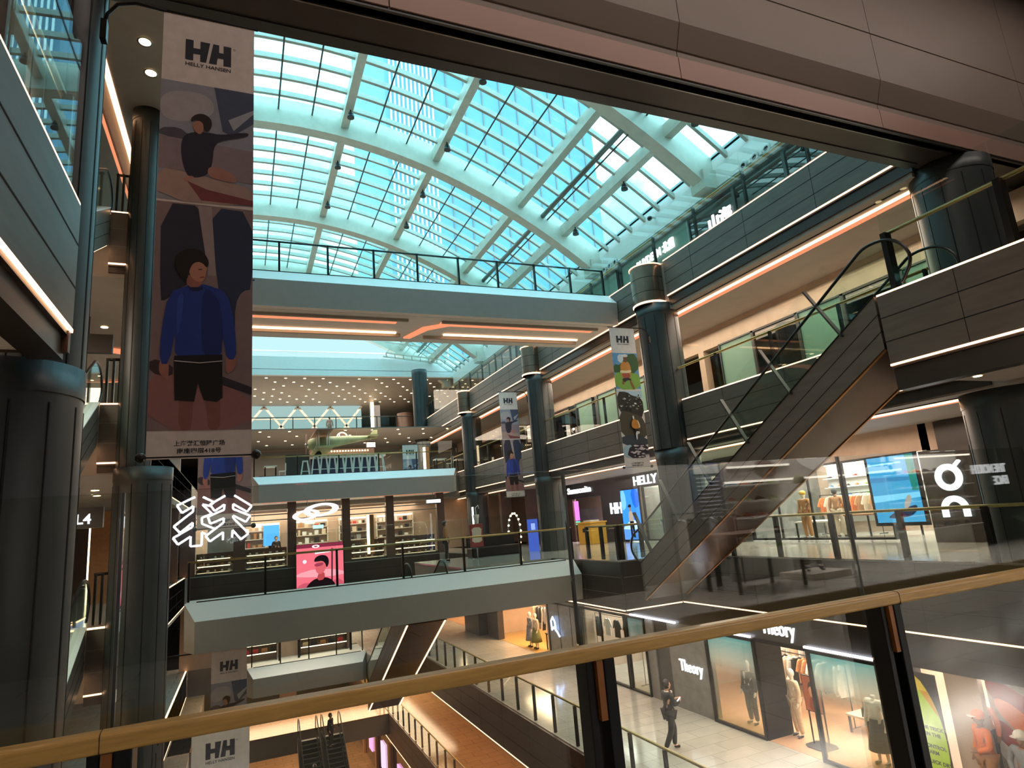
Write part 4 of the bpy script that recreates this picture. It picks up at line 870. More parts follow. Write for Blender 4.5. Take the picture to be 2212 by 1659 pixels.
humanoid('person', 'person in a brown coat walking behind the right-hand glass of the central footbridge', 'person', (9.5, 30.5, -0) if False else (8.3, 27.6, 0), 1.3, top='tan_cloth', bottom='black_cloth', hair='hair')
# ================================================================ SHOPS
def film(name, ctop, cbot, z0, z1, a=.9):
    m = bpy.data.materials.new(name); m.use_nodes = True; t = m.node_tree; t.nodes.clear(); o = t.nodes.new('ShaderNodeOutputMaterial')
    tr = t.nodes.new('ShaderNodeBsdfTransparent'); df = t.nodes.new('ShaderNodeBsdfDiffuse'); tl = t.nodes.new('ShaderNodeBsdfTranslucent'); ad = t.nodes.new('ShaderNodeMixShader'); ad.inputs[0].default_value = .65; mx = t.nodes.new('ShaderNodeMixShader'); g = t.nodes.new('ShaderNodeTexCoord'); sp = t.nodes.new('ShaderNodeSeparateXYZ'); mr = t.nodes.new('ShaderNodeMapRange')
    mr.inputs['From Min'].default_value = z0; mr.inputs['From Max'].default_value = z1
    r = t.nodes.new('ShaderNodeValToRGB'); r.color_ramp.elements[0].color = lin(cbot); r.color_ramp.elements[1].color = lin(ctop); e = r.color_ramp.elements.new(.5); e.color = lin('#c9c4bc')
    r2 = t.nodes.new('ShaderNodeValToRGB'); q = r2.color_ramp.elements; q[0].color = (a * .6, a * .6, a * .6, 1); q[1].color = (a, a, a, 1); q[1].position = .95
    for p_, v_ in ((.22, .12), (.55, .06), (.72, .7)): x = q.new(p_); x.color = (v_, v_, v_, 1)
    t.links.new(g.outputs['Object'], sp.inputs[0]); t.links.new(sp.outputs['Z'], mr.inputs['Value']); t.links.new(mr.outputs[0], r.inputs['Fac']); t.links.new(mr.outputs[0], r2.inputs['Fac'])
    t.links.new(r.outputs['Color'], df.inputs['Color']); t.links.new(r2.outputs['Color'], mx.inputs[0]); t.links.new(tr.outputs[0], mx.inputs[1]); t.links.new(r.outputs['Color'], tl.inputs['Color']); t.links.new(df.outputs[0], ad.inputs[1]); t.links.new(tl.outputs[0], ad.inputs[2]); t.links.new(ad.outputs[0], mx.inputs[2]); t.links.new(mx.outputs[0], o.inputs[0]); MATS[name] = m
film('window_film', '#2f8ea4', '#c8b25a', -4.9, -2.3)
UP = (0, 0, 1); NY = (0, -1, 0)       # frame on right-hand walls: reads along -Y, faces -X
def sign(txt, x, y, z, size, label, m='sign_white', fit=None, depth=.05, r=NY, cat='sign', bold=.012):
    mb = MB(); textmb(mb, txt, ((x, y, z), r, UP), size, depth, m, bold=bold, fit=fit); o = mb.build('shop_sign', None); tag(o, label, cat); return o
# ---- third level (X=13.3)
X3 = 13.3; Z3 = -4.9
def wall3(y0, y1, z0, z1, mt, nm, x0=X3, x1=X3 + .25): mb = MB(); mb.box(x0, x1, y0, y1, z0, z1, mt); return struct(nm, mb)
wall3(2, 29.1, -2.23, -1.5, 'panel_dark', 'wall_fascia_third')
wall3(17.02, 18.98, Z3, -2.23, 'grey_stone', 'wall_shop_third'); wall3(19.82, 20.3, Z3, -2.23, 'grey_stone', 'wall_shop_third')
wall3(18.98, 19.82, Z3, -2.23, 'panel_dark', 'wall_shop_third', X3 + .05); wall3(10.2, 10.85, Z3, -2.2, 'panel_dark', 'wall_shop_third', X3 - .12)
wall3(25.3, 29.05, Z3, -2.23, 'grey_stone', 'wall_shop_third', X3 + .3)
wall3(34.8, 36.5, Z3, -1.5, 'panel_dark', 'wall_shop_third', X3 - .1); wall3(36.9, 39.5, Z3, -1.5, 'grey_metal', 'wall_shop_third', X3 - .5)
wall3(29.05, 34.8, -2.1, -1.5, 'cream_wall', 'wall_shop_third'); wall3(39.5, 50, -2.0, -1.5, 'cream_wall', 'wall_shop_third')
wall3(2, 60, Z3, -1.5, 'cream_wall', 'wall_shop_back_third', 17.6, 17.7)
mb = MB()
for y in (2.5, 10.5, 20.0, 25.2, 29.1, 36.5, 50): mb.box(X3 + .3, 17.6, y, y + .1, Z3, -1.5, 'cream_wall')
struct('wall_shop_partition', mb)
mb = MB(); mb.box(X3 + .02, 17.6, 10.6, 20, Z3, Z3 + .012, 'tile_shop'); mb.box(X3 + .02, 17.6, 29.1, 36.4, Z3, Z3 + .012, 'wood'); mb.box(X3 + .02, 17.6, 39.5, 50, Z3, Z3 + .012, 'tile_shop'); struct('floor_shop_third', mb)
def window(y0, y1, z0, z1, x, label, glass='glass_shop', filmm=None, fr='black_metal', w=.07, mull=0):
    t = thing('shop_window', (x, (y0 + y1) / 2, z0), label, 'shop window')
    mb = MB(); mb.box(x - .06, x + .06, y0, y0 + w, z0, z1, fr); mb.box(x - .06, x + .06, y1 - w, y1, z0, z1, fr); mb.box(x - .06, x + .06, y0, y1, z0, z0 + w, fr); mb.box(x - .06, x + .06, y0, y1, z1 - w, z1, fr)
    for k in range(mull): yy = y0 + (y1 - y0) * (k + 1) / (mull + 1); mb.box(x - .04, x + .04, yy - .02, yy + .02, z0, z1, fr)
    mb.build('frame', t); mb = MB(); mb.box(x - .006, x + .006, y0 + w, y1 - w, z0 + w, z1 - w, glass); mb.build('pane', t)
    if filmm:
        mb = MB(); mb.add([(x + .03, y0 + w, z0 + w), (x + .03, y1 - w, z0 + w), (x + .03, y1 - w, z1 - w), (x + .03, y0 + w, z1 - w)], [(0, 1, 2, 3)], filmm); o = mb.build('gradient_film', None); o.parent = t
        o.matrix_parent_inverse = Matrix.Translation((-x, -(y0 + y1) / 2, -z0))
    return t
window(14.9, 17.02, Z3, -2.28, X3, 'display window left of the clothes shop door with the dark-suited mannequin', filmm='window_film')
window(10.85, 13.05, Z3, -2.28, X3, 'display window right of the clothes shop door with the blouse mannequin', filmm='window_film')
window(20.3, 21.55, Z3, -2.28, X3, 'narrow teal-topped window beside the grey shop wall', filmm='window_film')
window(21.6, 25.25, Z3, -2.28, X3, 'dark window with white T-shirts hanging behind it', mull=1)
window(25.4, 28.9, Z3 + .1, -2.4, X3 + .28, 'dark glazed shopfront showing a blue neon squiggle', glass='glass_dark', mull=2)
mb = MB(); mb.box(X3 + .02, X3 + .3, 13.05, 14.9, -2.35, -2.23, 'black_metal'); mb.box(X3, X3 + .9, 14.86, 14.94, Z3, -2.25, 'black_metal'); mb.box(X3, X3 + .8, 14.86, 14.94, Z3, Z3 + .07, 'black_metal'); struct('door_1', mb)
for y0, y1, w in ((18.4, 21.1, 'above the narrow teal window'), (14.95, 15.85, 'above the mannequin window left of the door'), (10.9, 13.04, 'above the blouse window')):
    mb = MB(); mb.box(X3 - .1, X3 - .04, y0, y1, -2.24, -2.19, 'led_white'); o = mb.build('strip_lamp', None); tag(o, 'bright white strip lamp ' + w, 'lamp')
sign('Theory', X3 - .01, 18.46, -3.68, .5, 'white Theory letters on the grey stone wall', fit=1.15, bold=.004)
sign('Theory', X3 - .01, 14.5, -2.05, .55, 'white Theory letters over the clothes shop door', fit=1.2, bold=.004)
mb = MB(); mb.tube([(X3 + .15, 27.95, -3.65), (X3 + .15, 28.0, -3.25), (X3 + .15, 28.2, -3.05), (X3 + .15, 28.4, -3.25), (X3 + .15, 28.35, -3.65), (X3 + .15, 28.15, -3.5), (X3 + .15, 27.85, -3.65), (X3 + .15, 27.6, -3.85)], .04, scr('#a9c6ff', 5), 8); o = mb.build('neon_sign', None); tag(o, 'blue-white looped neon logo on the dark glass shopfront', 'sign')
R90 = PI / 2     # facing -X
humanoid('mannequin', 'mannequin in dark blazer and checked trousers in the window left of the door', 'mannequin', (13.95, 16.1, Z3), -R90, skin='mannequin', top='black_cloth', bottom='plaid', hair=None, shirt='white_cloth', face=False, h=1.8)
humanoid('mannequin', 'mannequin in a beige coat just inside the clothes shop door', 'mannequin', (14.15, 14.6, Z3), -R90 - .3, skin='mannequin', top='cream_cloth', bottom='cream_cloth', hair=None, face=False, long=True, h=1.8)
humanoid('mannequin', 'mannequin in white blouse and long checked skirt in the right window', 'mannequin', (14.2, 12.1, Z3), -R90, skin='mannequin', top='white_cloth', bottom=None, skirt='plaid', hair=None, face=False, head=False, h=1.8)
humanoid('mannequin', 'mannequin in pale grey suit at the far right of the right window', 'mannequin', (14.15, 11.25, Z3), -R90 - .2, skin='mannequin', top='grey_cloth', bottom='grey_cloth', shirt='white_cloth', hair=None, face=False, h=1.8)
t = thing('poster_stand', (14.0, 13.75, Z3), 'black floor stand holding an orange portrait poster in the doorway', 'sign stand')
mb = MB(); mb.prism([(13.7, 13.55), (13.8, 13.4), (14.2, 13.4), (14.3, 13.55), (14.3, 13.95), (14.2, 14.1), (13.8, 14.1), (13.7, 13.95)], 'z', Z3 + .01, Z3 + .04, 'black_metal'); mb.build('base', t)
for y in (13.5, 14.0): mb = MB(); mb.box(13.99, 14.02, y - .015, y + .015, Z3 + .04, Z3 + 1.75, 'black_metal'); mb.build('leg', t)
mb = MB(); mb.box(13.96, 14.0, 13.46, 14.04, Z3 + .85, Z3 + 1.75, 'black_metal'); mb.build('frame', t)
F = ((13.955, 14.02, Z3 + .87), NY, UP); mb = MB(); mb.flat([(0, 0), (.54, 0), (.54, .86), (0, .86)], F, pic('#b5603a'), .001); mb.flat(smooth([(.1, 0), (.45, 0), (.4, .4), (.2, .4)], 2), F, pic('#8f3d22'), .002); mb.flat(smooth([(.18, .35), (.36, .35), (.38, .65), (.18, .65)], 2), F, pic('#d9936c'), .003); mb.flat(smooth([(.14, .5), (.2, .74), (.4, .74), (.43, .45), (.36, .6), (.22, .62)], 2), F, pic('#3a1c14'), .004); mb.build('poster', t)
cl = ['white_cloth', 'cream_cloth', 'grey_cloth', 'tan_cloth', 'black_cloth', 'white_cloth']
def fill_rack(x, y0, y1, z, h, n, kinds, mats, rlabel, glabel, group, along='y', seed=1):
    r = random.Random(seed); rack(x, y0, y1, z, h, rlabel, along)
    for i in range(n):
        f = (i + .5) / n; p = (x, y0 + (y1 - y0) * f) if along == 'y' else (y1 + (y0 - y1) * f, y0)
        hang(r.choice(kinds), r.choice(mats), (p[0], p[1], z + h - .1), r.uniform(-.18, .18) + (0 if along == 'y' else PI / 2), glabel, group)
fill_rack(15.8, 14.2, 16.6, Z3, 1.7, 13, ['long', 'shirt'], cl, 'black clothes rail of pale jackets inside the clothes shop door', 'pale garment on the rail inside the clothes shop', 'garments on the rail inside the clothes shop', seed=2)
fill_rack(17.2, 11, 13.6, Z3, 1.6, 13, ['long', 'shirt'], cl, 'clothes rail along the back wall of the clothes shop', 'garment on the back rail of the clothes shop', 'garments on the back rail of the clothes shop', seed=3)
fill_rack(16.9, 15.2, 18.6, Z3, 1.7, 14, ['dress', 'long'], cl, 'second clothes rail deep behind the suited mannequin', 'garment on the deep rail behind the suited mannequin', 'garments on the deep rail', seed=4)
def table(x0, x1, y0, y1, z, h, mt, label):
    t = thing('display_table', ((x0 + x1) / 2, (y0 + y1) / 2, z), label, 'table'); mb = MB(); mb.box(x0, x1, y0, y1, z + h - .06, z + h, mt); mb.build('tabletop', t, bevel=.01)
    for x in (x0 + .06, x1 - .06):
        for y in (y0 + .06, y1 - .06): mb = MB(); mb.box(x - .025, x + .025, y - .025, y + .025, z, z + h - .06, 'black_metal'); mb.build('leg', t)
    return t
table(15.2, 16.4, 11.2, 12.9, Z3, .85, 'furniture', 'pale display table behind the blouse mannequin')
table(15.4, 16.3, 13.4, 14.1, Z3, .5, 'furniture', 'low pale display table in the middle of the clothes shop')
def folded(x, y, z, mt, label, group):
    mb = MB(); mb.box(x - .15, x + .15, y - .12, y + .12, z, z + .04, mt); o = mb.build('folded_shirt', None, bevel=.015); tag(o, label, 'shirt', group)
for i in range(6): folded(15.45 + (i % 2) * .6, 11.5 + (i // 2) * .5, Z3 + .855, cl[i], 'folded garment on the pale table behind the blouse mannequin', 'folded garments on the pale table')
def bag(mt, loc, rz, label, group=None):
    t = thing('handbag', (0, 0, 0), label, 'bag', group); mb = MB(); mb.prism([(-.18, 0), (.18, 0), (.15, .22), (-.15, .22)], 'y', -.06, .06, mt); mb.build('body', t, bevel=.02)
    mb = MB(); mb.tube([(-.09, 0, .2), (-.08, 0, .32), (0, 0, .37), (.08, 0, .32), (.09, 0, .2)], .01, mt, 6); mb.build('handle', t); t.location = loc; t.rotation_euler = (0, 0, rz)
bag('black_cloth', (15.6, 13.6, Z3 + .51), .4, 'black handbag on the low pale table'); bag('tan_cloth', (16.0, 13.85, Z3 + .51), 1.2, 'tan handbag on the low pale table')
# right shop : green advert and red picture
t = thing('advert_panel', (13.25, 9.95, Z3), 'lime green oval advert board beside the dark pillar', 'advert')
F = ((13.2, 10.2, Z3), NY, UP); mb = MB(); ov = [(-.1 + .62 * math.cos(a), 1.25 + 1.35 * math.sin(a)) for a in [i * PI / 24 for i in range(-12, 13)]]
ov = [(p[0], max(0, p[1])) for p in ov]; mb.flat(ov, F, pic('#a8cf2a'), .002); mb.flat([(p[0] * .98 , p[1]) for p in ov if p[1] > 1.62] , F, pic('#c99a1e'), .004); mb.flat([(-.1, 2.25), (.3, 2.25), (.2, 2.45), (-.1, 2.58)], F, pic('#d9c33a'), .006)
for tx, zz in (('THE TRICK', 1.5), ('IS IN THE', 1.38), ('CONTROL', 1.15), ('WARM', 1.03), ('QUICK DRY', .85)): textmb(mb, tx, ((13.19, 10.2, Z3 + zz), NY, UP), .1, 0, pic('#3c4a18'), bold=.003)
mb.build('graphic', t); mb = MB(); mb.box(13.21, 13.24, 9.68, 10.22, Z3, Z3 + 2.6, 'panel_dark'); mb.build('backing', t)
wall3(8.95, 9.62, Z3, -2.2, 'cream_wall', 'wall_shop_third', X3 + .12); wall3(2, 8.0, Z3, -2.2, 'panel_dark', 'wall_shop_third', X3 + .6)
F = ((13.75, 9.02, Z3), NY, UP); mb = MB(); q = [('#a9a29c', [(0, .2), (1.5, .2), (1.5, 2.62), (0, 2.62)]), ('#8e3030', smooth([(0, 2.6), (.3, 2.6), (1.5, 1.9), (1.5, .9), (.6, 1.7), (0, 2.3)], 2)), ('#d9743c', smooth([(.1, 2.3), (.6, 2.1), (1.45, 1.2), (1.2, .8), (.6, 1.5), (.1, 2.0)], 2)), ('#a3242c', smooth([(.05, 1.9), (.4, 1.7), (1.1, .7), (1.4, .5), (.4, 1.0), (.05, 1.5)], 2)), ('#e6dfe2', smooth([(0, 1.5), (.2, 1.4), (.5, .9), (.3, .9), (0, 1.2)], 2)), ('#b23038', smooth([(.6, .9), (1.5, .3), (1.5, .2), (.5, .2)], 1)), ('#6b2a30', smooth([(.5, 2.0), (1.5, 1.6), (1.5, 1.3), (.7, 1.75)], 2))]
for i, (c_, p_) in enumerate(q): mb.flat(p_, F, pic(c_), .002 * i)
o = mb.build('wall_picture', None); tag(o, 'large red and orange abstract wall picture behind the two jacket mannequins', 'picture')
mb = MB(); mb.box(13.68, 13.72, 7.2, 7.75, Z3 + 1.3, Z3 + 2.65, scr('#9a8fd0', 1.2)); o = mb.build('screen', None); tag(o, 'lilac glowing screen at the lower right edge of the view', 'screen')
humanoid('mannequin', 'mannequin in orange cap and orange jacket before the red picture', 'mannequin', (13.3, 9.0, Z3 + .3), -R90 - .5, skin='skin_dark', top='orange_cloth', bottom='tan_cloth', cap='orange_cloth', hair=None, h=1.8, pose=dict(elL=(.28, -.05, 1.15), wrL=(.12, -.2, 1.05), haL=(.04, -.22, 1.02)))
humanoid('mannequin', 'mannequin in white bucket hat and grey top beside the orange one', 'mannequin', (13.3, 8.3, Z3 + .15), -R90 - .2, skin='skin_dark', top='grey_cloth', bottom='black_cloth', cap='white_cloth', hair=None, h=1.75, pose=dict(elR=(-.28, -.05, 1.15), wrR=(-.1, -.2, 1.02), haR=(-.02, -.22, 1.0)))
mb = MB(); mb.box(12.9, 13.68, 8.0, 9.4, Z3, Z3 + .15, 'furniture'); mb.box(13.0, 13.7, 8.75, 9.35, Z3 + .15, Z3 + .3, 'furniture'); o = mb.build('display_plinth', None); tag(o, 'pale stepped plinth under the two jacket mannequins', 'plinth')
humanoid('mannequin', 'small mannequin with white cap standing at the back before the red picture', 'mannequin', (13.62, 9.1, Z3 + .75), -R90, skin='skin_dark', top='orange_cloth', bottom='black_cloth', cap='white_cloth', hair=None, h=1.6)
mb = MB(); mb.box(13.5, 13.74, 8.95, 9.3, Z3 + .3, Z3 + .75, 'furniture'); o = mb.build('display_plinth', None); tag(o, 'tall pale block under the white-capped mannequin at the back', 'plinth')
# T-shirts behind the dark window
for i, (k, m_) in enumerate((('shirt', 'white_cloth'), ('shirt', 'grey_cloth'), ('shirt', 'black_cloth'), ('shirt', 'white_cloth'), ('long', 'black_cloth'))):
    hang(k, m_, (14.0, 21.95 + i * .72, -2.75), -R90, 'T-shirt hanging behind the dark window', 'T-shirts behind the dark window')
rack(14.0, 21.75, 25.1, Z3, 2.28, 'clothes rail behind the dark window')
# orange-lit shop
mb = MB(); mb.box(X3 + .3, 17.3, 29.3, 34.6, -1.62, -1.56, 'ceiling_glow'); o = mb.build('ceiling_light', None); tag(o, 'warm glowing ceiling panel of the orange-lit shop', 'ceiling light')
mc = ['black_cloth', 'cream_cloth', 'white_cloth', 'black_cloth', 'tan_cloth', 'grey_cloth']
fill_rack(15.2, 31.2, 34.2, Z3, 1.75, 15, ['dress', 'long'], mc, 'clothes rail at the left of the orange-lit shop', 'dress or coat on the left rail of the orange-lit shop', 'clothes on the left rail of the orange-lit shop', seed=6)
fill_rack(17.1, 29.6, 34.2, Z3, 2.3, 18, ['dress', 'shirt'], ['cream_cloth', 'tan_cloth', 'orange_cloth', 'white_cloth'], 'high clothes rail at the back of the orange-lit shop', 'garment on the high back rail of the orange-lit shop', 'clothes on the back rail of the orange-lit shop', seed=7)
humanoid('mannequin', 'mannequin in grey dress in the orange-lit shop', 'mannequin', (13.75, 31.6, Z3), -R90, skin='mannequin', top='grey_cloth', bottom=None, skirt='grey_cloth', hair=None, face=False)
humanoid('mannequin', 'mannequin in green skirt in the orange-lit shop', 'mannequin', (13.75, 30.9, Z3), -R90, skin='mannequin', top='cream_cloth', bottom=None, skirt='green_cloth', hair=None, face=False)
table(14, 15, 29.4, 30.4, Z3, .8, 'black_metal', 'striped black table in the orange-lit shop'); bag('red_cloth', (14.4, 29.9, Z3 + .81), .3, 'red handbag on the striped table')
fill_rack(15.2, 40, 44, Z3, 1.7, 12, ['dress', 'long'], ['cream_cloth', 'white_cloth', 'tan_cloth'], 'clothes rail in the farthest shop of the third level', 'garment in the farthest third-level shop', 'clothes in the farthest third-level shop', seed=8)
# ---- camera's level, right side (X=18)
X4 = 18.0
def wall4(y0, y1, z0, z1, mt, nm='wall_shop_fourth', x0=X4, x1=X4 + .25): mb = MB(); mb.box(x0, x1, y0, y1, z0, z1, mt); return struct(nm, mb)
wall4(26.5, 34.6, 2.45, 3.3, 'navy_wall'); wall4(28.3, 30.3, 0, 2.45, 'navy_wall'); wall4(19.9, 26.5, 2.65, 3.3, 'navy_wall'); wall4(33.6, 50, 0, 3.3, 'panel_brown')
wall4(2.4, 12.0, 2.45, 3.3, 'cream_wall'); wall4(12, 20, 2.55, 3.3, 'cream_wall'); wall4(7.6, 11.6, 2.0, 3.28, 'panel_dark', x0=X4 - .1, x1=X4)
wall4(2.4, 50, 0, 3.3, 'cream_wall', 'wall_shop_back_fourth', 22.4, 22.5)
for y in (12.0, 19.9, 26.5): wall4(y - .12, y + .12, 0, 3.3, 'grey_stone', x0=X4, x1=22.4)
wall4(19.4, 20.6, 0, 3.3, 'panel_dark', x0=X4 - .3, x1=X4 + .05)
window(13.4, 19.3, .05, 2.55, X4, 'long lit shoe shop window seen under the big escalator', mull=3); window(2.6, 8, .05, 2.4, X4, 'shop window at the far right behind the near glass', mull=1)
window(22, 26.3, .05, 2.65, X4, 'clothes shop window behind the banner and escalator', mull=2)
sign('Samsonite', X4 - .02, 34.0, 2.75, .5, 'white Samsonite letters on the dark fascia', fit=2.8)
sign('HELLY HANSEN', X4 - .02, 26.9, 2.72, .62, 'large white HELLY HANSEN letters on the navy fascia', fit=4.9)
sign('HH', X4 - .02, 29.35, 1.45, .75, 'white double-H letters on the navy wall beside the blue screen', fit=1.15, bold=.03)
sign('Columbia', X4 - .02, 24.2, 2.25, .42, 'small warm white letters low beside the long clothes window', 'sign_soft', fit=2.6) if False else None
sign('Columbia', 17.97, 24.2, 2.42, .4, 'small white Columbia letters behind the big escalator glass', 'sign_white', fit=2.5)
t = thing('video_screen', (17.95, 27.4, .1), 'tall blue video screen with a figure in a cap', 'screen')
F = ((17.93, 28.2, .1), NY, UP); mb = MB(); mb.box(17.94, 17.99, 26.55, 28.25, .05, 2.6, 'black_metal'); mb.build('housing', t)
mb = MB(); q = [(('#2f7fe6', 1.6), [(0, 0), (1.6, 0), (1.6, 2.45), (0, 2.45)]), (('#6fb0f5', 1.5), smooth([(0, 2.45), (.4, 2.45), (.5, 1.6), (0, 1.4)], 1)), (('#1a5fd0', 1.4), smooth([(.9, 2.45), (1.6, 2.45), (1.6, 1.6), (1.1, 1.5)], 1)), (('#5a8be0', 1.5), [(0, 0), (1.6, 0), (1.6, .5), (0, .6)]), (('#bcd2f4', 1.4), smooth([(0, .6), (.8, 1.0), (1.6, .8), (1.6, .5), (0, .5)], 1)),
    (('#c8b2a0', .9), smooth([(.55, .9), (.6, 1.35), (.75, 1.42), (.95, 1.35), (1.02, .9), (.8, .8)], 2)), (('#20242e', .8), [(.62, .1), (.62, .9), (.98, .9), (1.0, .1), (.85, .1), (.8, .6), (.76, .1)]), (('#a98470', .9), smooth([(.68, 1.4), (.66, 1.6), (.86, 1.62), (.86, 1.4)], 2)), (('#26262e', .8), smooth([(.55, 1.58), (.66, 1.72), (.85, 1.74), (.92, 1.58)], 1))]
for i, ((c_, s_), p_) in enumerate(q): mb.flat(p_, F, scr(c_, s_), .002 * (i + 1))
mb.build('display', t)
# samsonite shop interior
mb = MB(); mb.box(18.3, 21, 31, 33.5, 3.2, 3.28, 'lamp_white'); o = mb.build('ceiling_light', None); tag(o, 'white ceiling panel in the luggage shop', 'ceiling light')
mb = MB(); mb.box(21.8, 22.3, 30.4, 33.5, 0, 2.4, 'white_paint'); o = mb.build('display_wall', None, bevel=.03); tag(o, 'white display wall inside the luggage shop', 'display wall')
mb = MB(); mb.box(18.05, 18.15, 33.15, 33.5, 1.2, 2.3, 'screen_magenta'); mb.box(18.05, 18.15, 33.15, 33.5, .95, 1.15, scr('#5ad8b0', 1.5)); mb.box(18.05, 18.15, 33.15, 33.5, 0, .95, 'panel_dark'); o = mb.build('neon_light', None); tag(o, 'narrow magenta light panel at the edge of the luggage shop', 'light')
def suitcase(mt, loc, label, group):
    t = thing('suitcase', (0, 0, 0), label, 'suitcase', group); mb = MB(); mb.box(-.14, .14, -.22, .22, .06, .68, mt); mb.build('shell', t, bevel=.05); mb = MB(); mb.tube([(0, -.1, .66), (0, -.1, .95), (0, .1, .95), (0, .1, .66)], .012, 'steel', 6); mb.build('handle', t)
    for y in (-.17, .17): mb = MB(); mb.cyl((-.1, y, .03), (.1, y, .03), .03, 'rubber', 8); mb.build('wheel', t)
    t.location = loc
for i, (m_, w) in enumerate((('red_cloth', 'red'), ('white_paint', 'white'), ('yellow_box', 'yellow'), ('grey_cloth', 'grey'))): suitcase(m_, (19.2, 30.9 + i * .65, 0), w + ' suitcase in the luggage shop', None)
t = thing('yellow_booth', (16.8, 29.6, 0), 'yellow boxy booth in front of the luggage shop', 'kiosk'); mb = MB(); mb.box(16.4, 17.3, 28.9, 30.3, 0, 1.05, 'yellow_box'); mb.build('body', t, bevel=.02); mb = MB(); mb.box(16.37, 16.4, 29.4, 29.75, .6, .8, 'black_metal'); mb.build('slot', t); mb = MB(); mb.box(16.35, 17.35, 28.85, 30.35, 1.05, 1.12, 'yellow_box'); mb.build('lid', t)
mb = MB(); mb.box(16.5, 17.2, 29.1, 30.1, 1.12, 1.8, 'glass'); mb.box(16.6, 17.1, 29.2, 30, 1.12, 1.2, 'white_paint'); mb.build('glass_case', t)
# HH shop mannequins and racks
humanoid('mannequin', 'mannequin in white T-shirt and jeans in the window beside the blue screen', 'mannequin', (18.7, 25.7, 0), -R90, skin='mannequin', top='white_cloth', bottom='blue_cloth', hair=None, face=False)
humanoid('mannequin', 'mannequin in beige coat in the window beside the blue screen', 'mannequin', (18.8, 24.9, 0), -R90, skin='mannequin', top='cream_cloth', bottom='tan_cloth', hair=None, face=False, long=True)
fill_rack(20.6, 20.4, 25.8, 0, 1.6, 22, ['shirt', 'long'], ['tan_cloth', 'cream_cloth', 'black_cloth', 'olive_cloth', 'white_cloth'], 'clothes rail in the shop behind the big escalator', 'garment on the rail behind the big escalator', 'garments on the rail behind the big escalator', seed=9)
# shoe shop : shelving wall with shoes
def shelf_wall(x, y0, y1, z0, n, dz, label, face=-1, dep=.28):
    t = thing('shoe_shelving', (x, y0, z0), label, 'shelving')
    mb = MB(); mb.box(x, x + .05, y0, y1, z0 - .3, z0 + n * dz + .3, 'white_paint'); mb.build('back_panel', t)
    for k in range(n): mb = MB(); mb.box(x - dep, x, y0, y1, z0 + k * dz - .03, z0 + k * dz, 'white_paint'); mb.build('shelf', t)
    mb = MB(); mb.box(x - .1, x - .02, y0, y1, z0 + n * dz + .15, z0 + n * dz + .2, 'lamp_white'); mb.build('strip_light', t)
    return t
shelf_wall(22.3, 13.2, 19.2, .7, 5, .36, 'long white shoe shelving at the back of the lit shoe shop')
rs = random.Random(11); SM = ['white_cloth', 'grey_cloth', 'black_cloth', 'orange_cloth', 'lime_cloth', 'tan_cloth', 'blue_cloth', 'red_cloth']
for k in range(5):
    for i in range(15): put_shoe(rs.choice(SM), (22.15, 13.4 + i * .4, .7 + k * .36), PI + rs.uniform(-.2, .2), 'shoe on the long white shelving of the lit shoe shop', 'shoes on the long white shelving')
shelf_wall(22.3, 4.5, 11.6, .5, 5, .4, 'white shoe shelving behind the near glass at the far right')
for k in range(5):
    for i in range(15): put_shoe(rs.choice(SM), (22.15, 4.7 + i * .46, .5 + k * .4), PI + rs.uniform(-.2, .2), 'shoe on the far right white shelving', 'shoes on the far right shelving')
table(19.2, 20.4, 14.2, 16.2, 0, .8, 'tan_cloth', 'brown display table in the middle of the lit shoe shop'); table(19.4, 20.4, 17, 18.6, 0, .6, 'furniture', 'pale low table at the left of the lit shoe shop')
for i in range(8): put_shoe(SM[i], (19.5 + (i % 2) * .5, 14.4 + (i // 2) * .48, .8), PI * .5 * (i % 3), 'shoe on the brown display table', 'shoes on the brown display table')
mb = MB(); mb.box(22.28, 22.38, 14.2, 19, 2.75, 3.2, pic('#a08a80')); o = mb.build('photo_panel', None); tag(o, 'wide pale photo panel above the shoe shelving', 'picture')
humanoid('person', 'person in tan clothes inside the lit shoe shop', 'person', (19.6, 16.7, 0), 1.8, top='tan_cloth', bottom='cream_cloth', hair='hair')
humanoid('mannequin', 'mannequin in brown outfit and straw-coloured hat in the lit shoe shop window', 'mannequin', (18.8, 17.4, 0), -R90, skin='mannequin', top='tan_cloth', bottom='tan_cloth', cap='yellow_box', hair=None, face=False)
fill_rack(21.2, 16.3, 18.8, 0, 1.5, 9, ['shirt'], ['cream_cloth', 'tan_cloth', 'orange_cloth'], 'short clothes rail in the lit shoe shop', 'shirt on the short rail in the lit shoe shop', 'shirts on the short rail in the lit shoe shop', seed=12)
t = thing('video_screen', (18.1, 13, .1), 'big cyan video screen showing water and a figure lying down', 'screen')
F = ((17.93, 13.9, .55), NY, UP); mb = MB(); mb.box(17.94, 18.0, 12.3, 14.0, .45, 2.55, 'black_metal'); mb.build('housing', t)
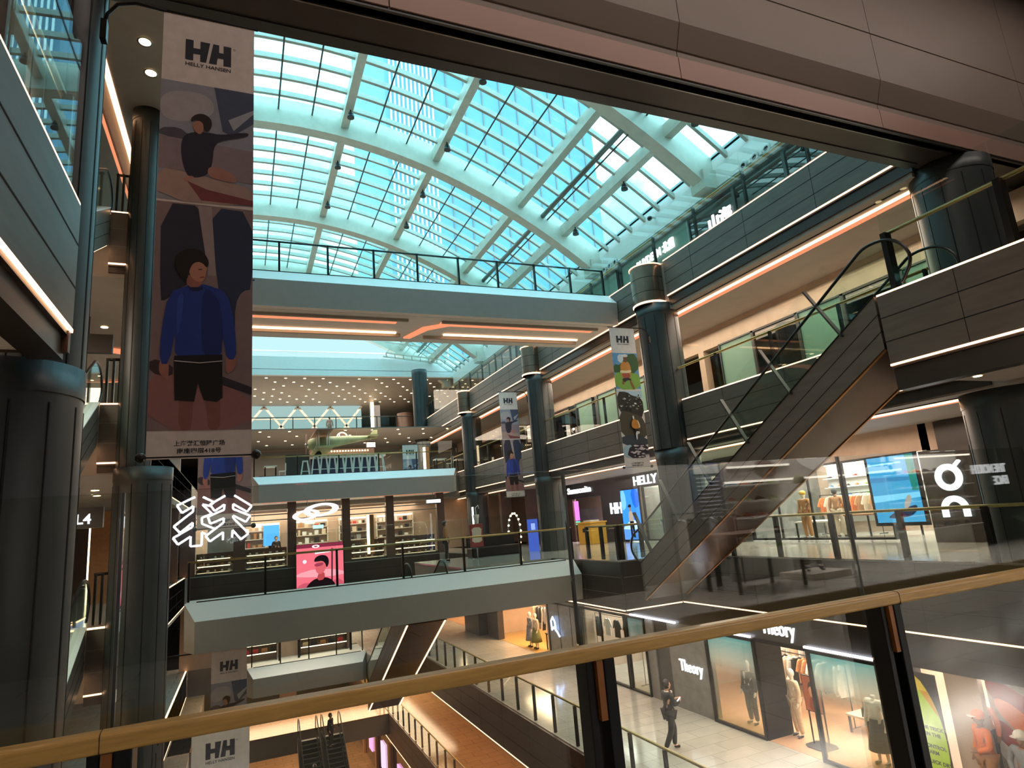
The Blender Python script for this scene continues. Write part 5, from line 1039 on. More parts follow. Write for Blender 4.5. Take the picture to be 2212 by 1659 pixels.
mb = MB(); q = [(('#3f9ed0', 1.1), [(0, 0), (1.5, 0), (1.5, 1.95), (0, 1.95)]), (('#7cc8ec', 1.2), [(0, .6), (1.5, .7), (1.5, .85), (0, .8)]), (('#2a7fb4', 1.), [(0, 1.2), (1.5, 1.2), (1.5, 1.3), (0, 1.35)]), (('#9ad8f2', 1.2), [(0, 1.5), (1.1, 1.5), (1.1, 1.56), (0, 1.56)]), (('#9ad8f2', 1.2), [(0, 1.7), (1.1, 1.72), (1.1, 1.77), (0, 1.75)]), (('#1f3350', .8), smooth([(.3, .1), (1.2, .15), (1.4, .5), (1.1, .45), (.6, .3)], 2)), (('#c9b8b0', .8), smooth([(.9, .4), (1.1, .4), (1.25, .75), (1.1, .8)], 2)), (('#178a7c', .9), [(1.3, .9), (1.5, .9), (1.5, 1.95), (1.25, 1.95)])]
for i, ((c_, s_), p_) in enumerate(q): mb.flat(p_, F, scr(c_, s_), .002 * (i + 1))
mb.build('display', t)
t = thing('shop_logo', (17.5, 11.3, 1.2), 'big white circle and arch logo at the far right', 'sign'); 
mb = MB(); cy = 11.25; cz = 1.72
def ring(mb, x, cy, cz, ro, ri, a0, a1, m, n=28, sy=1.):
    vs = []; 
    for i in range(n + 1):
        a = a0 + (a1 - a0) * i / n
        for r_ in (ro, ri):
            for xx in (x, x + .06): vs.append((xx, cy - math.cos(a) * r_ * sy, cz + math.sin(a) * r_))
    fs = []
    for i in range(n):
        b = i * 4; fs += [(b, b + 4, b + 6, b + 2), (b + 1, b + 3, b + 7, b + 5), (b, b + 1, b + 5, b + 4), (b + 2, b + 6, b + 7, b + 3)]
    fs += [(0, 2, 3, 1), (n * 4, n * 4 + 1, n * 4 + 3, n * 4 + 2)]; mb.add(vs, fs, m)
ring(mb, 17.5, cy, cz, .36, .2, 0, 2 * PI, 'sign_white'); mb.obox((17.53, cy - .18, cz + .26), (17.53, cy - .36, cz + .42), .06, .12, 'sign_white', (1, 0, 0)); mb.build('ring', t)
mb = MB(); ring(mb, 17.5, cy, cz - .85, .36, .2, 0, PI, 'sign_white'); mb.box(17.5, 17.56, cy + .2, cy + .36, cz - 1.05, cz - .85, 'sign_white'); mb.box(17.5, 17.56, cy - .36, cy - .2, cz - 1.05, cz - .85, 'sign_white'); mb.build('arch', t)
mb = MB(); mb.box(17.6, 17.7, 10.6, 12, 0, 2.5, 'panel_dark'); o = mb.build('display_pillar', None); tag(o, 'dark pillar board behind the big white circle logo', 'board')
# ---- fifth level shopfront (X=16.5) green glass
X5 = 16.5
mb = MB(); mb.box(X5, X5 + .3, -4, 50, 7.35, 8.1, 'cream_wall'); struct('wall_fascia_fifth', mb)
mb = MB(); mb.box(X5 + 3, X5 + 3.1, -4, 50, 4.94, 8.1, 'panel_brown'); struct('wall_shop_back_fifth', mb)
GL = [(3.5, 6.4), (8.8, 10.6), (12.5, 14.2), (16.2, 17.9), (20.4, 22.3), (22.8, 24.7), (25.2, 27.0), (27.5, 29.3)]
for i, (a, b_) in enumerate(GL):
    t = window(a, b_, 4.96, 7.35, X5 - .02, 'green-tinted shopfront pane number %d along the fifth level' % i if False else 'tall green-tinted shopfront pane ' + ['at the far upper right', 'behind the right escalator head', 'behind the upper escalator glass', 'beside the column with the runner banner', 'left of the runner banner', 'second left of the runner banner', 'with the faint banner reflection', 'nearest the far banner'][i], glass='green_glass', fr='grey_metal', w=.05)
mb = MB()
for i, y in enumerate((7.0, 11.5, 15.2, 19.0, 22.5, 24.9, 27.2, 31)): mb.box(X5, X5 + .3, y - .15, y + .15, 4.94, 7.35, 'cream_wall' if i % 2 else 'panel_dark')
struct('wall_pier_fifth', mb)
for y0, y1 in ((10.6, 12.5), (14.2, 16.2), (30, 36)): window(y0, y1, 4.96, 7.35, X5 - .02, 'dark clear shopfront pane on the fifth level ' + {10.6: 'behind the escalator posts', 14.2: 'behind the upper part of the escalator', 30: 'far behind the second column'}[y0], glass='glass_dark', fr='panel_dark')
for j, (x, y, z) in enumerate([(18.5, 11.2, 6.8), (18.5, 15, 6.6), (19, 15.6, 6.4), (18.3, 12, 6.4), (18.4, 21, 6.7), (18.2, 23.6, 6.6), (18.4, 32, 6.9), (18.8, 34, 6.7)]):
    mb = MB(); mb.ball((x, y, z), .07, 'lamp_spot', 8); mb.cyl((x, y, z + .06), (x, y, 8.1), .008, 'black_metal', 5); o = mb.build('pendant_lamp', None); tag(o, 'small warm pendant lamp behind the fifth-level shop glass', 'lamp', 'pendant lamps behind the fifth-level glass')
sign('BEBE BEACH', X5 - .1, 23.2, 6.2, .16, 'small pale letters on the fifth-level glass left of the runner banner', 'sign_soft', fit=1.2, depth=.01, bold=.004) if False else None
# ---- sixth level shopfront
mb = MB(); mb.box(19.5, 19.6, 7.9, 50, 9.8, 13.0, 'bar_navy'); struct('wall_shop_back_sixth', mb)
mb = MB(); mb.box(16.9, 19.6, 7.9, 50, 13.0, 13.1, 'soffit'); struct('ceiling_shop_sixth', mb)
for i, (a, b_, w) in enumerate(((8.2, 11, 'closest to the top beam'), (11, 13.6, 'second from the top beam'), (13.6, 16, 'third from the top beam'), (16, 18.6, 'behind the white brush lettering'))):
    window(a, b_, 9.84, 12.86, X5, 'blue-grey sixth-level shop window ' + w, glass='glass_dark', fr='grey_metal', w=.06)
for i, (a, b_, w) in enumerate(((18.6, 23.6, 'behind the BUYDEEM lettering'), (24, 29, 'just past the BUYDEEM lettering'), (30, 36, 'far along'))): window(a, b_, 9.84, 12.86, X5, 'green sixth-level shop window ' + w, glass='green_glass', fr='steel', w=.06, mull=1)
window(36.5, 49, 9.84, 12.86, X5, 'farthest sixth-level shop window with lamps', fr='steel', mull=4)
sign('BUYDEEM 北鼎', X5 - .075, 22.2, 12.1, .5, 'white BUYDEEM sign on the green sixth-level window', fit=2.7)
sign('山海', X5 - .06, 17.4, 11.72, .62, 'two glowing white characters above the right parapet', fit=1.25, bold=.03)
for y, w in ((41, 'nearer'), (44, 'middle'), (46.5, 'farther')):
    mb = MB(); mb.lathe([(.35, 11.0), (.42, 11.5), (.2, 11.9), (.03, 12.0)], 17.8, y, 'ceiling_glow', 16); mb.cyl((17.8, y, 12), (17.8, y, 13.02), .01, 'black_metal', 5); o = mb.build('lamp_shade', None); tag(o, 'warm glowing paper lamp in the farthest sixth-level window, ' + w + ' one', 'lamp')
def camera_unit(x, y, z, label):
    t = thing('security_camera', (x, y, z), label, 'camera'); mb = MB(); mb.cyl((x, y, z), (x - .25, y, z), .05, 'white_paint', 10); mb.build('mount', t); mb = MB(); mb.ball((x - .3, y, z - .06), .11, 'rubber', 12); mb.build('lens_dome', t)
camera_unit(16.5, 20.6, 13.9, 'white security camera on the wall under the skylight edge')
for j, y in enumerate((14.2, 14.75, 15.3)):
    mb = MB(); mb.lathe([(0, 0), (.1, 0)], 0, 0, 'groove', 16); mb.lathe([(.1, 0), (.2, .0), (.2, .03), (.1, .03)], 0, 0, 'white_paint', 20); o = mb.build('air_nozzle', None); o.location = (16.47, y, 13.28); o.rotation_euler = (0, -PI / 2, 0); tag(o, 'round white air nozzle in the row of three at the upper right', 'air vent', 'air nozzles at the upper right')
for j, y in enumerate((24.0, 24.5, 25.0)):
    mb = MB(); mb.lathe([(0, 0), (.1, 0)], 0, 0, 'groove', 16); mb.lathe([(.1, 0), (.2, .0), (.2, .03), (.1, .03)], 0, 0, 'white_paint', 20); o = mb.build('air_nozzle', None); o.location = (16.47, y, 13.28); o.rotation_euler = (0, -PI / 2, 0); tag(o, 'round white air nozzle in the row of three above BUYDEEM', 'air vent', 'air nozzles above the BUYDEEM sign')
# ================================================================ FAR END, BAR, LEFT HALLS, SHOP BEHIND THE CAMERA
ZL = ((0, -1, 0), (1, 0, 0))
RX = (1, 0, 0)      # frame for faces looking toward the camera (-Y)
# ---- camera level, end shops
mb = MB(); mb.box(-3, 18, 43.4, 43.6, 0, 3.5, 'cream_wall'); struct('wall_end_fourth', mb)
mb = MB()
for a, b_ in ((-2.9, -2.2), (-.4, .17), (2.3, 2.75), (5.2, 5.65), (7.7, 8.15), (10.75, 11.2), (13.0, 14.1), (14.9, 15.6)): mb.box(a, b_, 37.2, 37.55, 0, 3.5, 'panel_brown')
for z in (2.55, 2.85, 3.15): mb.box(-3, 11.2, 37.4, 37.5, z, z + .06, 'soffit')
mb.box(-3, 11.2, 37.35, 37.45, -.02, .12, 'panel_dark'); struct('wall_end_piers', mb)
for i, (a, b_, w) in enumerate(((-2.2, -.4, 'leftmost'), (.17, 2.3, 'second from the left'), (2.75, 5.2, 'above the pink screen'), (5.65, 7.7, 'right of the pink screen'), (8.15, 10.75, 'last before the open walkway'))):
    t = thing('display_case', ((a + b_) / 2, 37.6, 0), 'lit glass display case in the far shops, ' + w, 'display case')
    mb = MB(); mb.box(a, b_, 37.45, 37.47, .1, 2.5, 'glass_shop'); mb.build('glass', t)
    for k, z in enumerate((.12, .45, .8)):
        mb = MB(); mb.box(a + .05, b_ - .05, 37.55, 38.1, z, z + .03, 'furniture'); mb.build('shelf', t)
        mb = MB(); mb.box(a + .1, b_ - .15, 37.53, 37.56, z - .03, z, 'case_light'); mb.build('strip_light', t)
    mb = MB(); mb.box(a, b_, 38.1, 38.15, 0, 1.1, 'panel_brown'); mb.build('back_panel', t)
    r = random.Random(20 + i); n = int((b_ - a) / .34)
    for k, z in enumerate((.15, .48, .83)):
        for j in range(n):
            x = a + .25 + j * .34; q = r.random()
            mb = MB(); col = r.choice(['white_paint', 'black_metal', 'tan_cloth', 'steel', 'cream_cloth'])
            if q < .5: mb.prism([(-.07, 0), (.07, 0), (.055, .1), (-.055, .1)], 'y', -.05, .05, col)
            else: mb.lathe([(.0, 0), (.05, .0), (.06, .05), (.03, .1), (0, .12)], 0, 0, col, 10)
            o = mb.build('eyewear_case' if q < .5 else 'cosmetic_jar', None); o.location = (x, 37.8, z); tag(o, 'small item on a shelf of the lit case, ' + w, 'merchandise', 'small goods in the lit case, ' + w)
def ringsign():
    t = thing('ring_logo', (3.6, 36.95, 2.8), 'two big glowing white interlocked rings above the far shops', 'sign')
    for cx, cz, a, b_, nm in ((4.05, 2.95, .95, .36, 'large_ring'), (3.25, 2.72, .72, .28, 'small_ring')):
        mb = MB(); vs = []; n = 40
        for i in range(n):
            an = 2 * PI * i / n
            for k in (1, .62):
                for y in (36.9, 37.0): vs.append((cx + a * k * math.cos(an), y, cz + b_ * k * math.sin(an) + .06 * math.cos(an)))
        fs = []
        for i in range(n):
            p = i * 4; q = (i + 1) % n * 4; fs += [(p, q, q + 2, p + 2), (p + 1, p + 3, q + 3, q + 1), (p, p + 1, q + 1, q), (p + 2, q + 2, q + 3, p + 3)]
        mb.add(vs, fs, 'sign_white'); mb.build(nm, t)
    mb = MB()
    for x in (3.3, 4.3): mb.cyl((x, 36.95, 3.0), (x, 36.95, 3.55), .015, 'steel', 6)
    mb.build('hanger', t)
ringsign()
t = thing('video_screen', (3.95, 36.8, -1.3), 'big pink video screen of a person in sunglasses on the far slab edge', 'screen')
mb = MB(); mb.box(2.66, 5.2, 36.72, 36.92, -1.4, 1.15, 'black_metal'); mb.build('housing', t)
F = ((2.7, 36.71, -1.36), RX, UP); mb = MB()
q = [(('#f06a7c', 1.2), [(0, 0), (2.45, 0), (2.45, 2.3), (0, 2.3)]), (('#8c2e46', 1.), [(0, 2.3), (2.45, 2.3), (2.45, 2.5), (0, 2.5)]), (('#fa9aa8', 1.2), smooth([(0, 1.0), (1, 1.2), (2.45, 1.0), (2.45, .7), (0, .8)], 1)), (('#d2556a', 1.1), smooth([(0, .35), (.5, .55), (1.0, .3), (1.6, .3), (2.1, .6), (2.45, .4), (2.45, 0), (0, 0)], 1)), (('#f7d9e0', 1.3), [(.95, 1.95), (1.75, 2.0), (1.75, 2.16), (.95, 2.11)]), (('#ffd0dc', 1.3), smooth([(.28, 1.6), (.42, 1.74), (.56, 1.6), (.42, 1.46)], 3)), (('#5a2030', 1.), [(1.78, .3), (1.86, .3), (1.9, 2.2), (1.82, 2.2)]),
     (('#1d1016', .8), smooth([(.35, 0), (.6, .45), (1.0, .7), (1.5, .72), (1.9, .5), (2.1, 0)], 1)), (('#c9484e', 1.), smooth([(1.05, .55), (1.1, .95), (1.45, 1.0), (1.45, .6)], 1)), (('#e2606a', 1.1), smooth([(.95, 1.35), (1.0, 1.0), (1.2, .86), (1.45, 1.0), (1.55, 1.35), (1.5, 1.6), (1.05, 1.6)], 2)), (('#1b1016', .8), smooth([(.88, 1.55), (.98, 1.8), (1.3, 1.9), (1.62, 1.8), (1.7, 1.45), (1.55, 1.15), (1.5, 1.4), (1.35, 1.58), (1.05, 1.55)], 2)), (('#b03a58', 1.), smooth([(.9, 1.44), (1.4, 1.5), (1.38, 1.36), (1.2, 1.3), (.95, 1.3)], 1))]
for i, ((c_, s_), p_) in enumerate(q): mb.flat(p_, F, scr(c_, s_), .001 * (i + 1))
vs = smooth([(1.0 + .2 * math.cos(a), 2.36 + .08 * math.sin(a)) for a in [i * PI / 8 for i in range(16)]], 1); mb.flat(vs, F, scr('#ffe8f0', 1.5), .014); mb.flat([(1.0 + .1 * math.cos(a), 2.36 + .035 * math.sin(a)) for a in [i * PI / 8 for i in range(16)]], F, scr('#8c2e46', 1.), .016)
mb.build('display', t)
sign('MONCLER', 5.35, 37.1, 2.2, .2, 'yellowish small sign inside the far shops', 'case_light', depth=.01) if False else None
for x, z, w_, c_, w in ((3.45, 2.28, .55, 'case_light', 'yellow'), (3.9, 1.98, .6, scr('#a8ffe8', 2.), 'green-white'), (.55, 2.3, .5, 'case_light', 'warm white')):
    mb = MB(); mb.box(x, x + w_, 40.0, 40.08, z, z + .2, c_); mb.cyl((x + .1, 40.04, z + .2), (x + .1, 40.04, 3.56), .01, 'black_metal', 5); o = mb.build('hanging_sign', None); tag(o, w + ' glowing lightbox hanging inside the far shops', 'sign')
mb = MB(); mb.box(-1.7, .1, 38.8, 38.9, 0, 2.6, 'brick_white'); o = mb.build('display_wall', None); tag(o, 'pale slatted display wall at the left of the far shops', 'display wall')
mb = MB(); mb.box(1.2, 2.1, 41.8, 41.9, 1.2, 2.4, scr('#5aa8f0', 1.6)); mb.box(1.5, 1.8, 41.75, 41.95, 0, 1.2, 'black_metal'); o = mb.build('video_screen', None); tag(o, 'light blue screen on a stand inside the far shops', 'screen')
mb = MB(); mb.box(6.65, 6.8, 37.65, 37.7, .3, 2.5, 'case_light'); mb.box(6.8, 7.05, 37.65, 37.7, .3, 2.5, 'tan_cloth'); o = mb.build('light_column', None); tag(o, 'golden vertical light column between two far display cases', 'light')
mb = MB(); mb.box(10.0, 10.9, 36.8, 36.9, 2.85, 3.15, 'black_metal'); mb.box(10.02, 10.88, 36.78, 36.8, 2.9, 3.1, 'sign_white'); mb.box(10.4, 10.44, 36.85, 36.87, 3.15, 3.5, 'steel'); o = mb.build('hanging_sign', None); tag(o, 'white lightbox sign hanging right of the ring logo', 'sign')
# shelves of goods deeper inside
for i, (x0, x1, w) in enumerate(((-.2, 2.2, 'behind the black-clad person'), (2.8, 5.1, 'above the pink screen'), (5.8, 7.6, 'right of the pink screen'), (8.2, 10.7, 'near the open walkway'))):
    t = thing('wall_shelving', ((x0 + x1) / 2, 42.9, 0), 'wall shelving of goods in the far shops, ' + w, 'shelving'); r = random.Random(40 + i)
    for k in range(4): mb = MB(); mb.box(x0, x1, 42.9, 43.35, .6 + k * .5, .64 + k * .5, 'furniture'); mb.build('shelf', t)
    mb = MB(); mb.box(x0, x1, 43.3, 43.36, 2.45, 2.55, 'lamp_white'); mb.build('strip_light', t); mb = MB(); mb.box(x0, x0 + .05, 42.9, 43.38, 0, 2.6, 'furniture'); mb.box(x1 - .05, x1, 42.9, 43.38, 0, 2.6, 'furniture'); mb.build('upright', t)
    for k in range(4):
        x = x0 + .2
        while x < x1 - .25:
            wd = r.uniform(.12, .3); hg = r.uniform(.1, .36); mb = MB(); mb.box(x, x + wd, 43.0, 43.2, .64 + k * .5, .64 + k * .5 + hg, r.choice(['white_paint', 'tan_cloth', 'black_cloth', 'cream_cloth', 'grey_cloth', 'red_cloth']))
            o = mb.build('boxed_item', None, bevel=.015); tag(o, 'boxed item on the wall shelving of the far shops, ' + w, 'merchandise', 'boxed items on the far shelving, ' + w); x += wd + r.uniform(.06, .2)
downlights([(x, y, 3.335) for x, y in ((.9, 40.6), (1.6, 41.5), (3.3, 41.5), (4.6, 40.6), (6.2, 40.7), (7.0, 41.6), (8.9, 40.6), (9.9, 41.2), (12, 40.6), (14.5, 41))], 'small recessed spotlight in the ceiling of the far shops', 'spotlights of the far shops', 1.2)
# open walkway right of the cases : kiosks, light ring, red stand
t = thing('drink_kiosk', (9.4, 27.0, 0), 'dark red sign stand with a drinking straw cup and two yellow-capped figures', 'sign stand')
mb = MB(); mb.box(9.25, 9.85, 27.0, 27.12, .5, 1.5, 'red_kiosk'); mb.build('board', t, bevel=.03); mb = MB(); mb.flat(smooth([(.05, .2), (.55, .2), (.5, .5), (.55, .85), (.05, .85), (.1, .5)], 1), ((9.25, 26.99, .5), RX, UP), 'furniture', 0); mb.build('label_card', t); mb = MB(); mb.cyl((9.55, 27.06, 0), (9.55, 27.06, .5), .03, 'steel', 8); mb.box(9.35, 9.75, 26.9, 27.2, 0, .03, 'steel'); mb.build('base', t)
mb = MB(); mb.lathe([(.08, 1.5), (.13, 1.85), (.13, 1.9), (0, 1.9)], 9.6, 27.06, 'white_paint', 16); mb.tube([(9.6, 27.06, 1.88), (9.58, 27.06, 2.2), (9.72, 27.06, 2.3), (9.74, 27.06, 2.15)], .022, 'white_paint', 6); mb.build('cup', t)
t = thing('light_ring_arch', (12.2, 29.0, 0), 'oval arch of glowing bulbs on the walkway beyond the central footbridge', 'light arch')
mb = MB(); mb.tube([(12.2 + .32 * math.cos(a), 29, 1.0 + .85 * math.sin(a)) for a in [i * PI / 12 for i in range(25)]], .03, 'steel', 6); mb.box(12.0, 12.4, 28.9, 29.1, .0, .18, 'steel'); mb.build('frame', t)
for i in range(18): a = 2 * PI * i / 18; mb = MB(); mb.ball((12.2 + .32 * math.cos(a), 28.94, 1.0 + .85 * math.sin(a)), .05, 'lamp_spot', 8); mb.build('bulb', t)
mb = MB(); mb.box(12.6, 13.1, 28.2, 28.3, 0, 1.5, scr('#4a63c8', .9)); mb.box(12.75, 12.95, 28.18, 28.2, 1.0, 1.3, scr('#8fa0ff', 1.4)); o = mb.build('video_screen', None); tag(o, 'blue glowing display stand on the walkway beside the bulb arch', 'screen')
t = thing('seating_unit', (10.2, 27.9, 0), 'low dark curved bench behind the central footbridge', 'bench'); mb = MB(); mb.box(9.6, 12.0, 27.9, 28.7, 0, .45, 'black_metal'); mb.build('seat', t, bevel=.06); mb = MB(); mb.box(9.6, 12.0, 28.62, 28.75, .4, 1.0, 'black_metal'); mb.build('backrest', t, bevel=.04)
for x, y in ((11.6, 33.2), (13.9, 39.5)): mb = MB(); mb.box(x - .04, x + .04, y - .04, y + .04, 0, 2.4, 'sign_soft'); mb.box(x - .15, x + .15, y - .15, y + .15, -.02, .05, 'steel'); o = mb.build('light_post', None); tag(o, 'slim white glowing post on the far walkway' + (' nearer the footbridge' if y < 35 else ' farther away'), 'light')
slab('floor_deck_far', 11.1, XR + .1, 29.5, 37.05, 0, -1.5, 'tile_light', 'soffit')
mb = MB(); mb.box(16, 18, 36, 36.2, 0, 3.3, 'panel_brown'); struct('wall_side_fourth', mb)
# ---- fifth level : bar with stools
mb = MB(); mb.box(-3, 26, 51.5, 51.7, 4.94, 8.2, 'soffit_grey'); struct('wall_bar_back', mb)
t = thing('bar_counter', (7.5, 42, 4.94), 'dark blue bar counter with pale top behind the stools', 'bar counter')
mb = MB(); mb.box(4.0, 8.3, 42, 42.6, 4.94, 6.35, 'bar_navy'); mb.build('body', t); mb = MB(); mb.prism([(3.3, 41.7), (8.7, 41.5), (8.7, 42.8), (4.0, 42.8)], 'z', 6.35, 6.45, 'furniture'); mb.build('countertop', t)
mb = MB(); mb.box(4.2, 8.6, 44.9, 45.1, 4.94, 7.3, 'panel_brown'); mb.build('back_bar', t)
for i in range(19): mb = MB(); mb.ball((4.7 + i * .19, 44.7, 7.15), .05, 'lamp_spot', 8); o = mb.build('bulb', t)
stool = thing('bar_stool', (0, 0, 0), 'stool', 'stool', 'bar stools')
mb = MB(); mb.box(-.17, .17, -.17, .17, .72, .77, 'furniture'); mb.build('seat', stool, bevel=.02)
for a, b_ in ((-1, -1), (-1, 1), (1, -1), (1, 1)): mb = MB(); mb.obox((a * .26, b_ * .22, 0), (a * .13, b_ * .13, .72), .05, .05, 'white_paint', (0, 1, 0)); mb.build('leg', stool)
mb = MB(); mb.box(-.2, .2, -.19, -.16, .22, .25, 'white_paint'); mb.build('footrest', stool)
for i in range(10): place(stool, (3.35 + i * .47 + (.12 if i else 0), 38.35, 4.96), 0, 'white-legged bar stool in the row before the blue bar' if i else 'leftmost white bar stool, set a little apart from the row', 'bar stools before the blue bar' if i else 'bar stool apart', sc=1.0 if i else .8)
for o_ in [o for o in bpy.data.objects if o.name.startswith('bar_stool')]: o_.scale = (.95, 1, 1.5 if o_ is not stool else 1.15)
def cafe_set(x, y, w):
    table(x - .35, x + .35, y - .35, y + .35, 4.96, .75, 'furniture', 'small pale café table ' + w)
    t = thing('cafe_chair', (x + .6, y, 4.96), 'pale café chair ' + w, 'chair'); mb = MB(); mb.box(x + .45, x + .85, y - .2, y + .2, 5.38, 5.42, 'furniture'); mb.build('seat', t, bevel=.01); mb = MB(); mb.box(x + .82, x + .86, y - .2, y + .2, 5.42, 5.85, 'furniture'); mb.build('backrest', t, bevel=.01)
    for a in (.48, .82):
        for b_ in (-.17, .17): mb = MB(); mb.cyl((x + a, y + b_, 4.96), (x + a, y + b_, 5.38), .02, 'furniture', 6); mb.build('leg', t)
for i, (x, y) in enumerate(((1.5, 39.3), (11.6, 38.9), (13.2, 39.6), (15.0, 40.4))): cafe_set(x, y, ('at the left end of the bar', 'right of the bar stools', 'beside the far right column', 'farthest right of the bar')[i])
mb = MB(); mb.box(2.4, 3.8, 40.6, 40.8, 5.0, 6.5, 'panel_dark'); mb.box(2.5, 2.6, 40.6, 40.8, 4.94, 5.0, 'panel_dark'); mb.box(3.6, 3.7, 40.6, 40.8, 4.94, 5.0, 'panel_dark'); o = mb.build('menu_board', None); tag(o, 'big dark board standing left of the bar', 'board')
t = thing('round_sign', (5.4, 37.9, 7.2), 'round glowing logo sign hanging over the bar footbridge', 'sign')
mb = MB(); mb.cyl((5.4, 38.05, 7.1), (5.4, 37.95, 7.1), .33, 'panel_brown', 32); mb.build('disc', t); mb = MB(); vs = []
ringm = MB()
def rxz(mb, cx, y, cz, ro, ri, a0, a1, m, n=28):
    vs = []
    for i in range(n + 1):
        a = a0 + (a1 - a0) * i / n
        for r_ in (ro, ri):
            for yy in (y, y + .03): vs.append((cx + math.cos(a) * r_, yy, cz + math.sin(a) * r_))
    fs = []
    for i in range(n): b = i * 4; fs += [(b, b + 4, b + 6, b + 2), (b + 1, b + 3, b + 7, b + 5), (b, b + 1, b + 5, b + 4), (b + 2, b + 6, b + 7, b + 3)]
    mb.add(vs, fs, m)
rxz(mb, 5.4, 37.9, 7.1, .33, .27, 0, 2 * PI, 'case_light'); rxz(mb, 5.44, 37.9, 7.04, .16, .1, -1.2, 4.2, 'sign_white'); mb.box(5.22, 5.27, 37.9, 37.93, 6.95, 7.3, 'sign_white'); mb.build('glyph', t); mb = MB(); mb.cyl((5.4, 38, 7.43), (5.4, 38, 7.565), .012, 'steel', 6); mb.build('hanger', t); t.location = (6.0, 42.0, 7.81); t.scale = (1.1, 1.1, 1.1)
mb = MB(); mb.box(7.25, 7.85, 40.4, 40.46, 6.75, 7.15, 'black_metal'); mb.box(7.28, 7.82, 40.37, 40.4, 6.8, 7.1, 'ceiling_glow'); mb.cyl((7.55, 40.43, 7.15), (7.55, 40.43, 9.8 - .1), .01, 'steel', 5); o = mb.build('hanging_sign', None); tag(o, 'small square orange-white lightbox right of the round logo', 'sign')
# biplane model
t = thing('model_aeroplane', (6.9, 41, 6.9), 'old propeller aeroplane model hanging over the bar', 'aeroplane model')
mb = MB(); mb.tube([(5.0, 41, 6.85), (5.3, 41, 6.85), (6.2, 41, 6.95), (7.6, 41, 7.1), (9.3, 41, 7.25)], [.28, .4, .38, .25, .08], 'plane_green', 14); mb.build('fuselage', t)
mb = MB(); mb.box(5.3, 6.3, 38.9, 43.1, 7.45, 7.5, 'plane_red'); mb.build('upper_wing', t, bevel=.02); mb = MB(); mb.box(5.3, 6.4, 39.0, 43, 6.45, 6.5, 'plane_green'); mb.build('lower_wing', t, bevel=.02)
for y in (39.4, 40.5, 41.5, 42.6):
    for x in (5.5, 6.1): mb = MB(); mb.cyl((x, y, 6.5), (x, y, 7.45), .03, 'white_paint', 6); mb.build('strut', t)
mb = MB(); mb.obox((4.92, 41, 6.2), (4.92, 41, 7.5), .06, .16, 'plane_red', (0, 1, 0)); mb.ball((4.92, 41, 6.85), .1, 'steel', 8); mb.build('propeller', t)
mb = MB(); mb.box(8.7, 9.3, 40.2, 41.8, 7.25, 7.29, 'plane_green'); mb.prism([(8.8, 7.25), (9.35, 7.25), (9.35, 7.8), (9.1, 7.75)], 'y', 40.97, 41.03, 'plane_green'); mb.build('tail', t)
for y in (40.6, 41.4): mb = MB(); mb.cyl((5.6, y, 6.2), (5.6, y + .08, 6.2), .18, 'rubber', 14); mb.cyl((5.6, y + .04, 6.2), (5.7, 41, 6.6), .025, 'steel', 6); mb.build('landing_wheel', t)
mb = MB(); mb.cyl((6.4, 41, 7.2), (6.4, 41, 9.0), .01, 'steel', 5); mb.cyl((8, 41, 7.2), (8, 41, 9.0), .01, 'steel', 5); mb.build('cable', t)
t.location.x -= 1.25; t.location.z += .3
rr_ = random.Random(3)
downlights([(.8 + rr_.uniform(0, 15), rr_.uniform(46, 51), 8.19) for _ in range(2)] + [(x + (j % 2) * .9, 52.4 + j * 1.6, 8.19) for j in range(0) for x in range(3)], 'spot in the bar ceiling', 'spots of the bar ceiling')
mb = MB(); mb.box(-3, 17.5, 41.5, 52, 8.2, 8.26, 'soffit_grey'); struct('ceiling_bar', mb)
downlights([(1.0 + i * 1.75 + (j % 2) * .6, 42.2 + j * 2.1, 8.19) for j in range(4) for i in range(9)], 'spotlight in the grey ceiling over the bar', 'spotlights over the bar', 1.1)
mb = MB(); mb.box(11.2, 11.35, 41.3, 41.4, 4.96, 6.8, 'case_light'); mb.box(11.35, 11.6, 41.3, 41.4, 4.96, 6.8, 'tan_cloth'); o = mb.build('light_column', None); tag(o, 'golden vertical light column at the right end of the bar', 'light')
# ---- sixth level far ceiling full of spots
downlights([(-1.2 + i * 1.42 + (j % 2) * .7, 50.9 + j * 1.35, 13.79) for j in range(8) for i in range(13) if (i * 7 + j * 5) % 6], 'spotlight in the broad far ceiling', 'spotlights of the far ceiling', 1.35)
mb = MB(); mb.box(11.3, 11.6, 60, 60.1, 9.8, 13.7, 'case_light'); mb.box(11.6, 12.2, 60, 60.1, 9.8, 13.7, 'grey_cloth'); o = mb.build('light_column', None); tag(o, 'tall golden light column beside the braced windows', 'light')
mb = MB(); mb.lathe([(.9, 9.8), (.9, 12.9), (0, 12.9)], 15.2, 62, 'panel_brown', 28); o = mb.build('round_kiosk', None); tag(o, 'dark brown round drum at the right of the braced windows', 'kiosk')
t = thing('roof_truss', (13.5, 49, 15.5), 'white steel maintenance truss hanging beyond the high footbridge', 'truss'); mb = MB()
for z, y in ((15.4, 48.5), (16.3, 48.5), (15.4, 49.6)): mb.obox((10.5, y, z), (15.5, y, z - .5), .1, .1, 'roof_steel')
for i in range(8): x = 10.5 + i * .7; mb.obox((x, 48.5, 15.35 - i * .07), (x + .7, 48.5, 16.2 - i * .07), .06, .06, 'roof_steel', (0, 1, 0)); mb.obox((x, 48.5, 15.35 - i * .07), (x + .3, 49.6, 15.35 - i * .07), .06, .06, 'roof_steel')
mb.build('lattice', t)
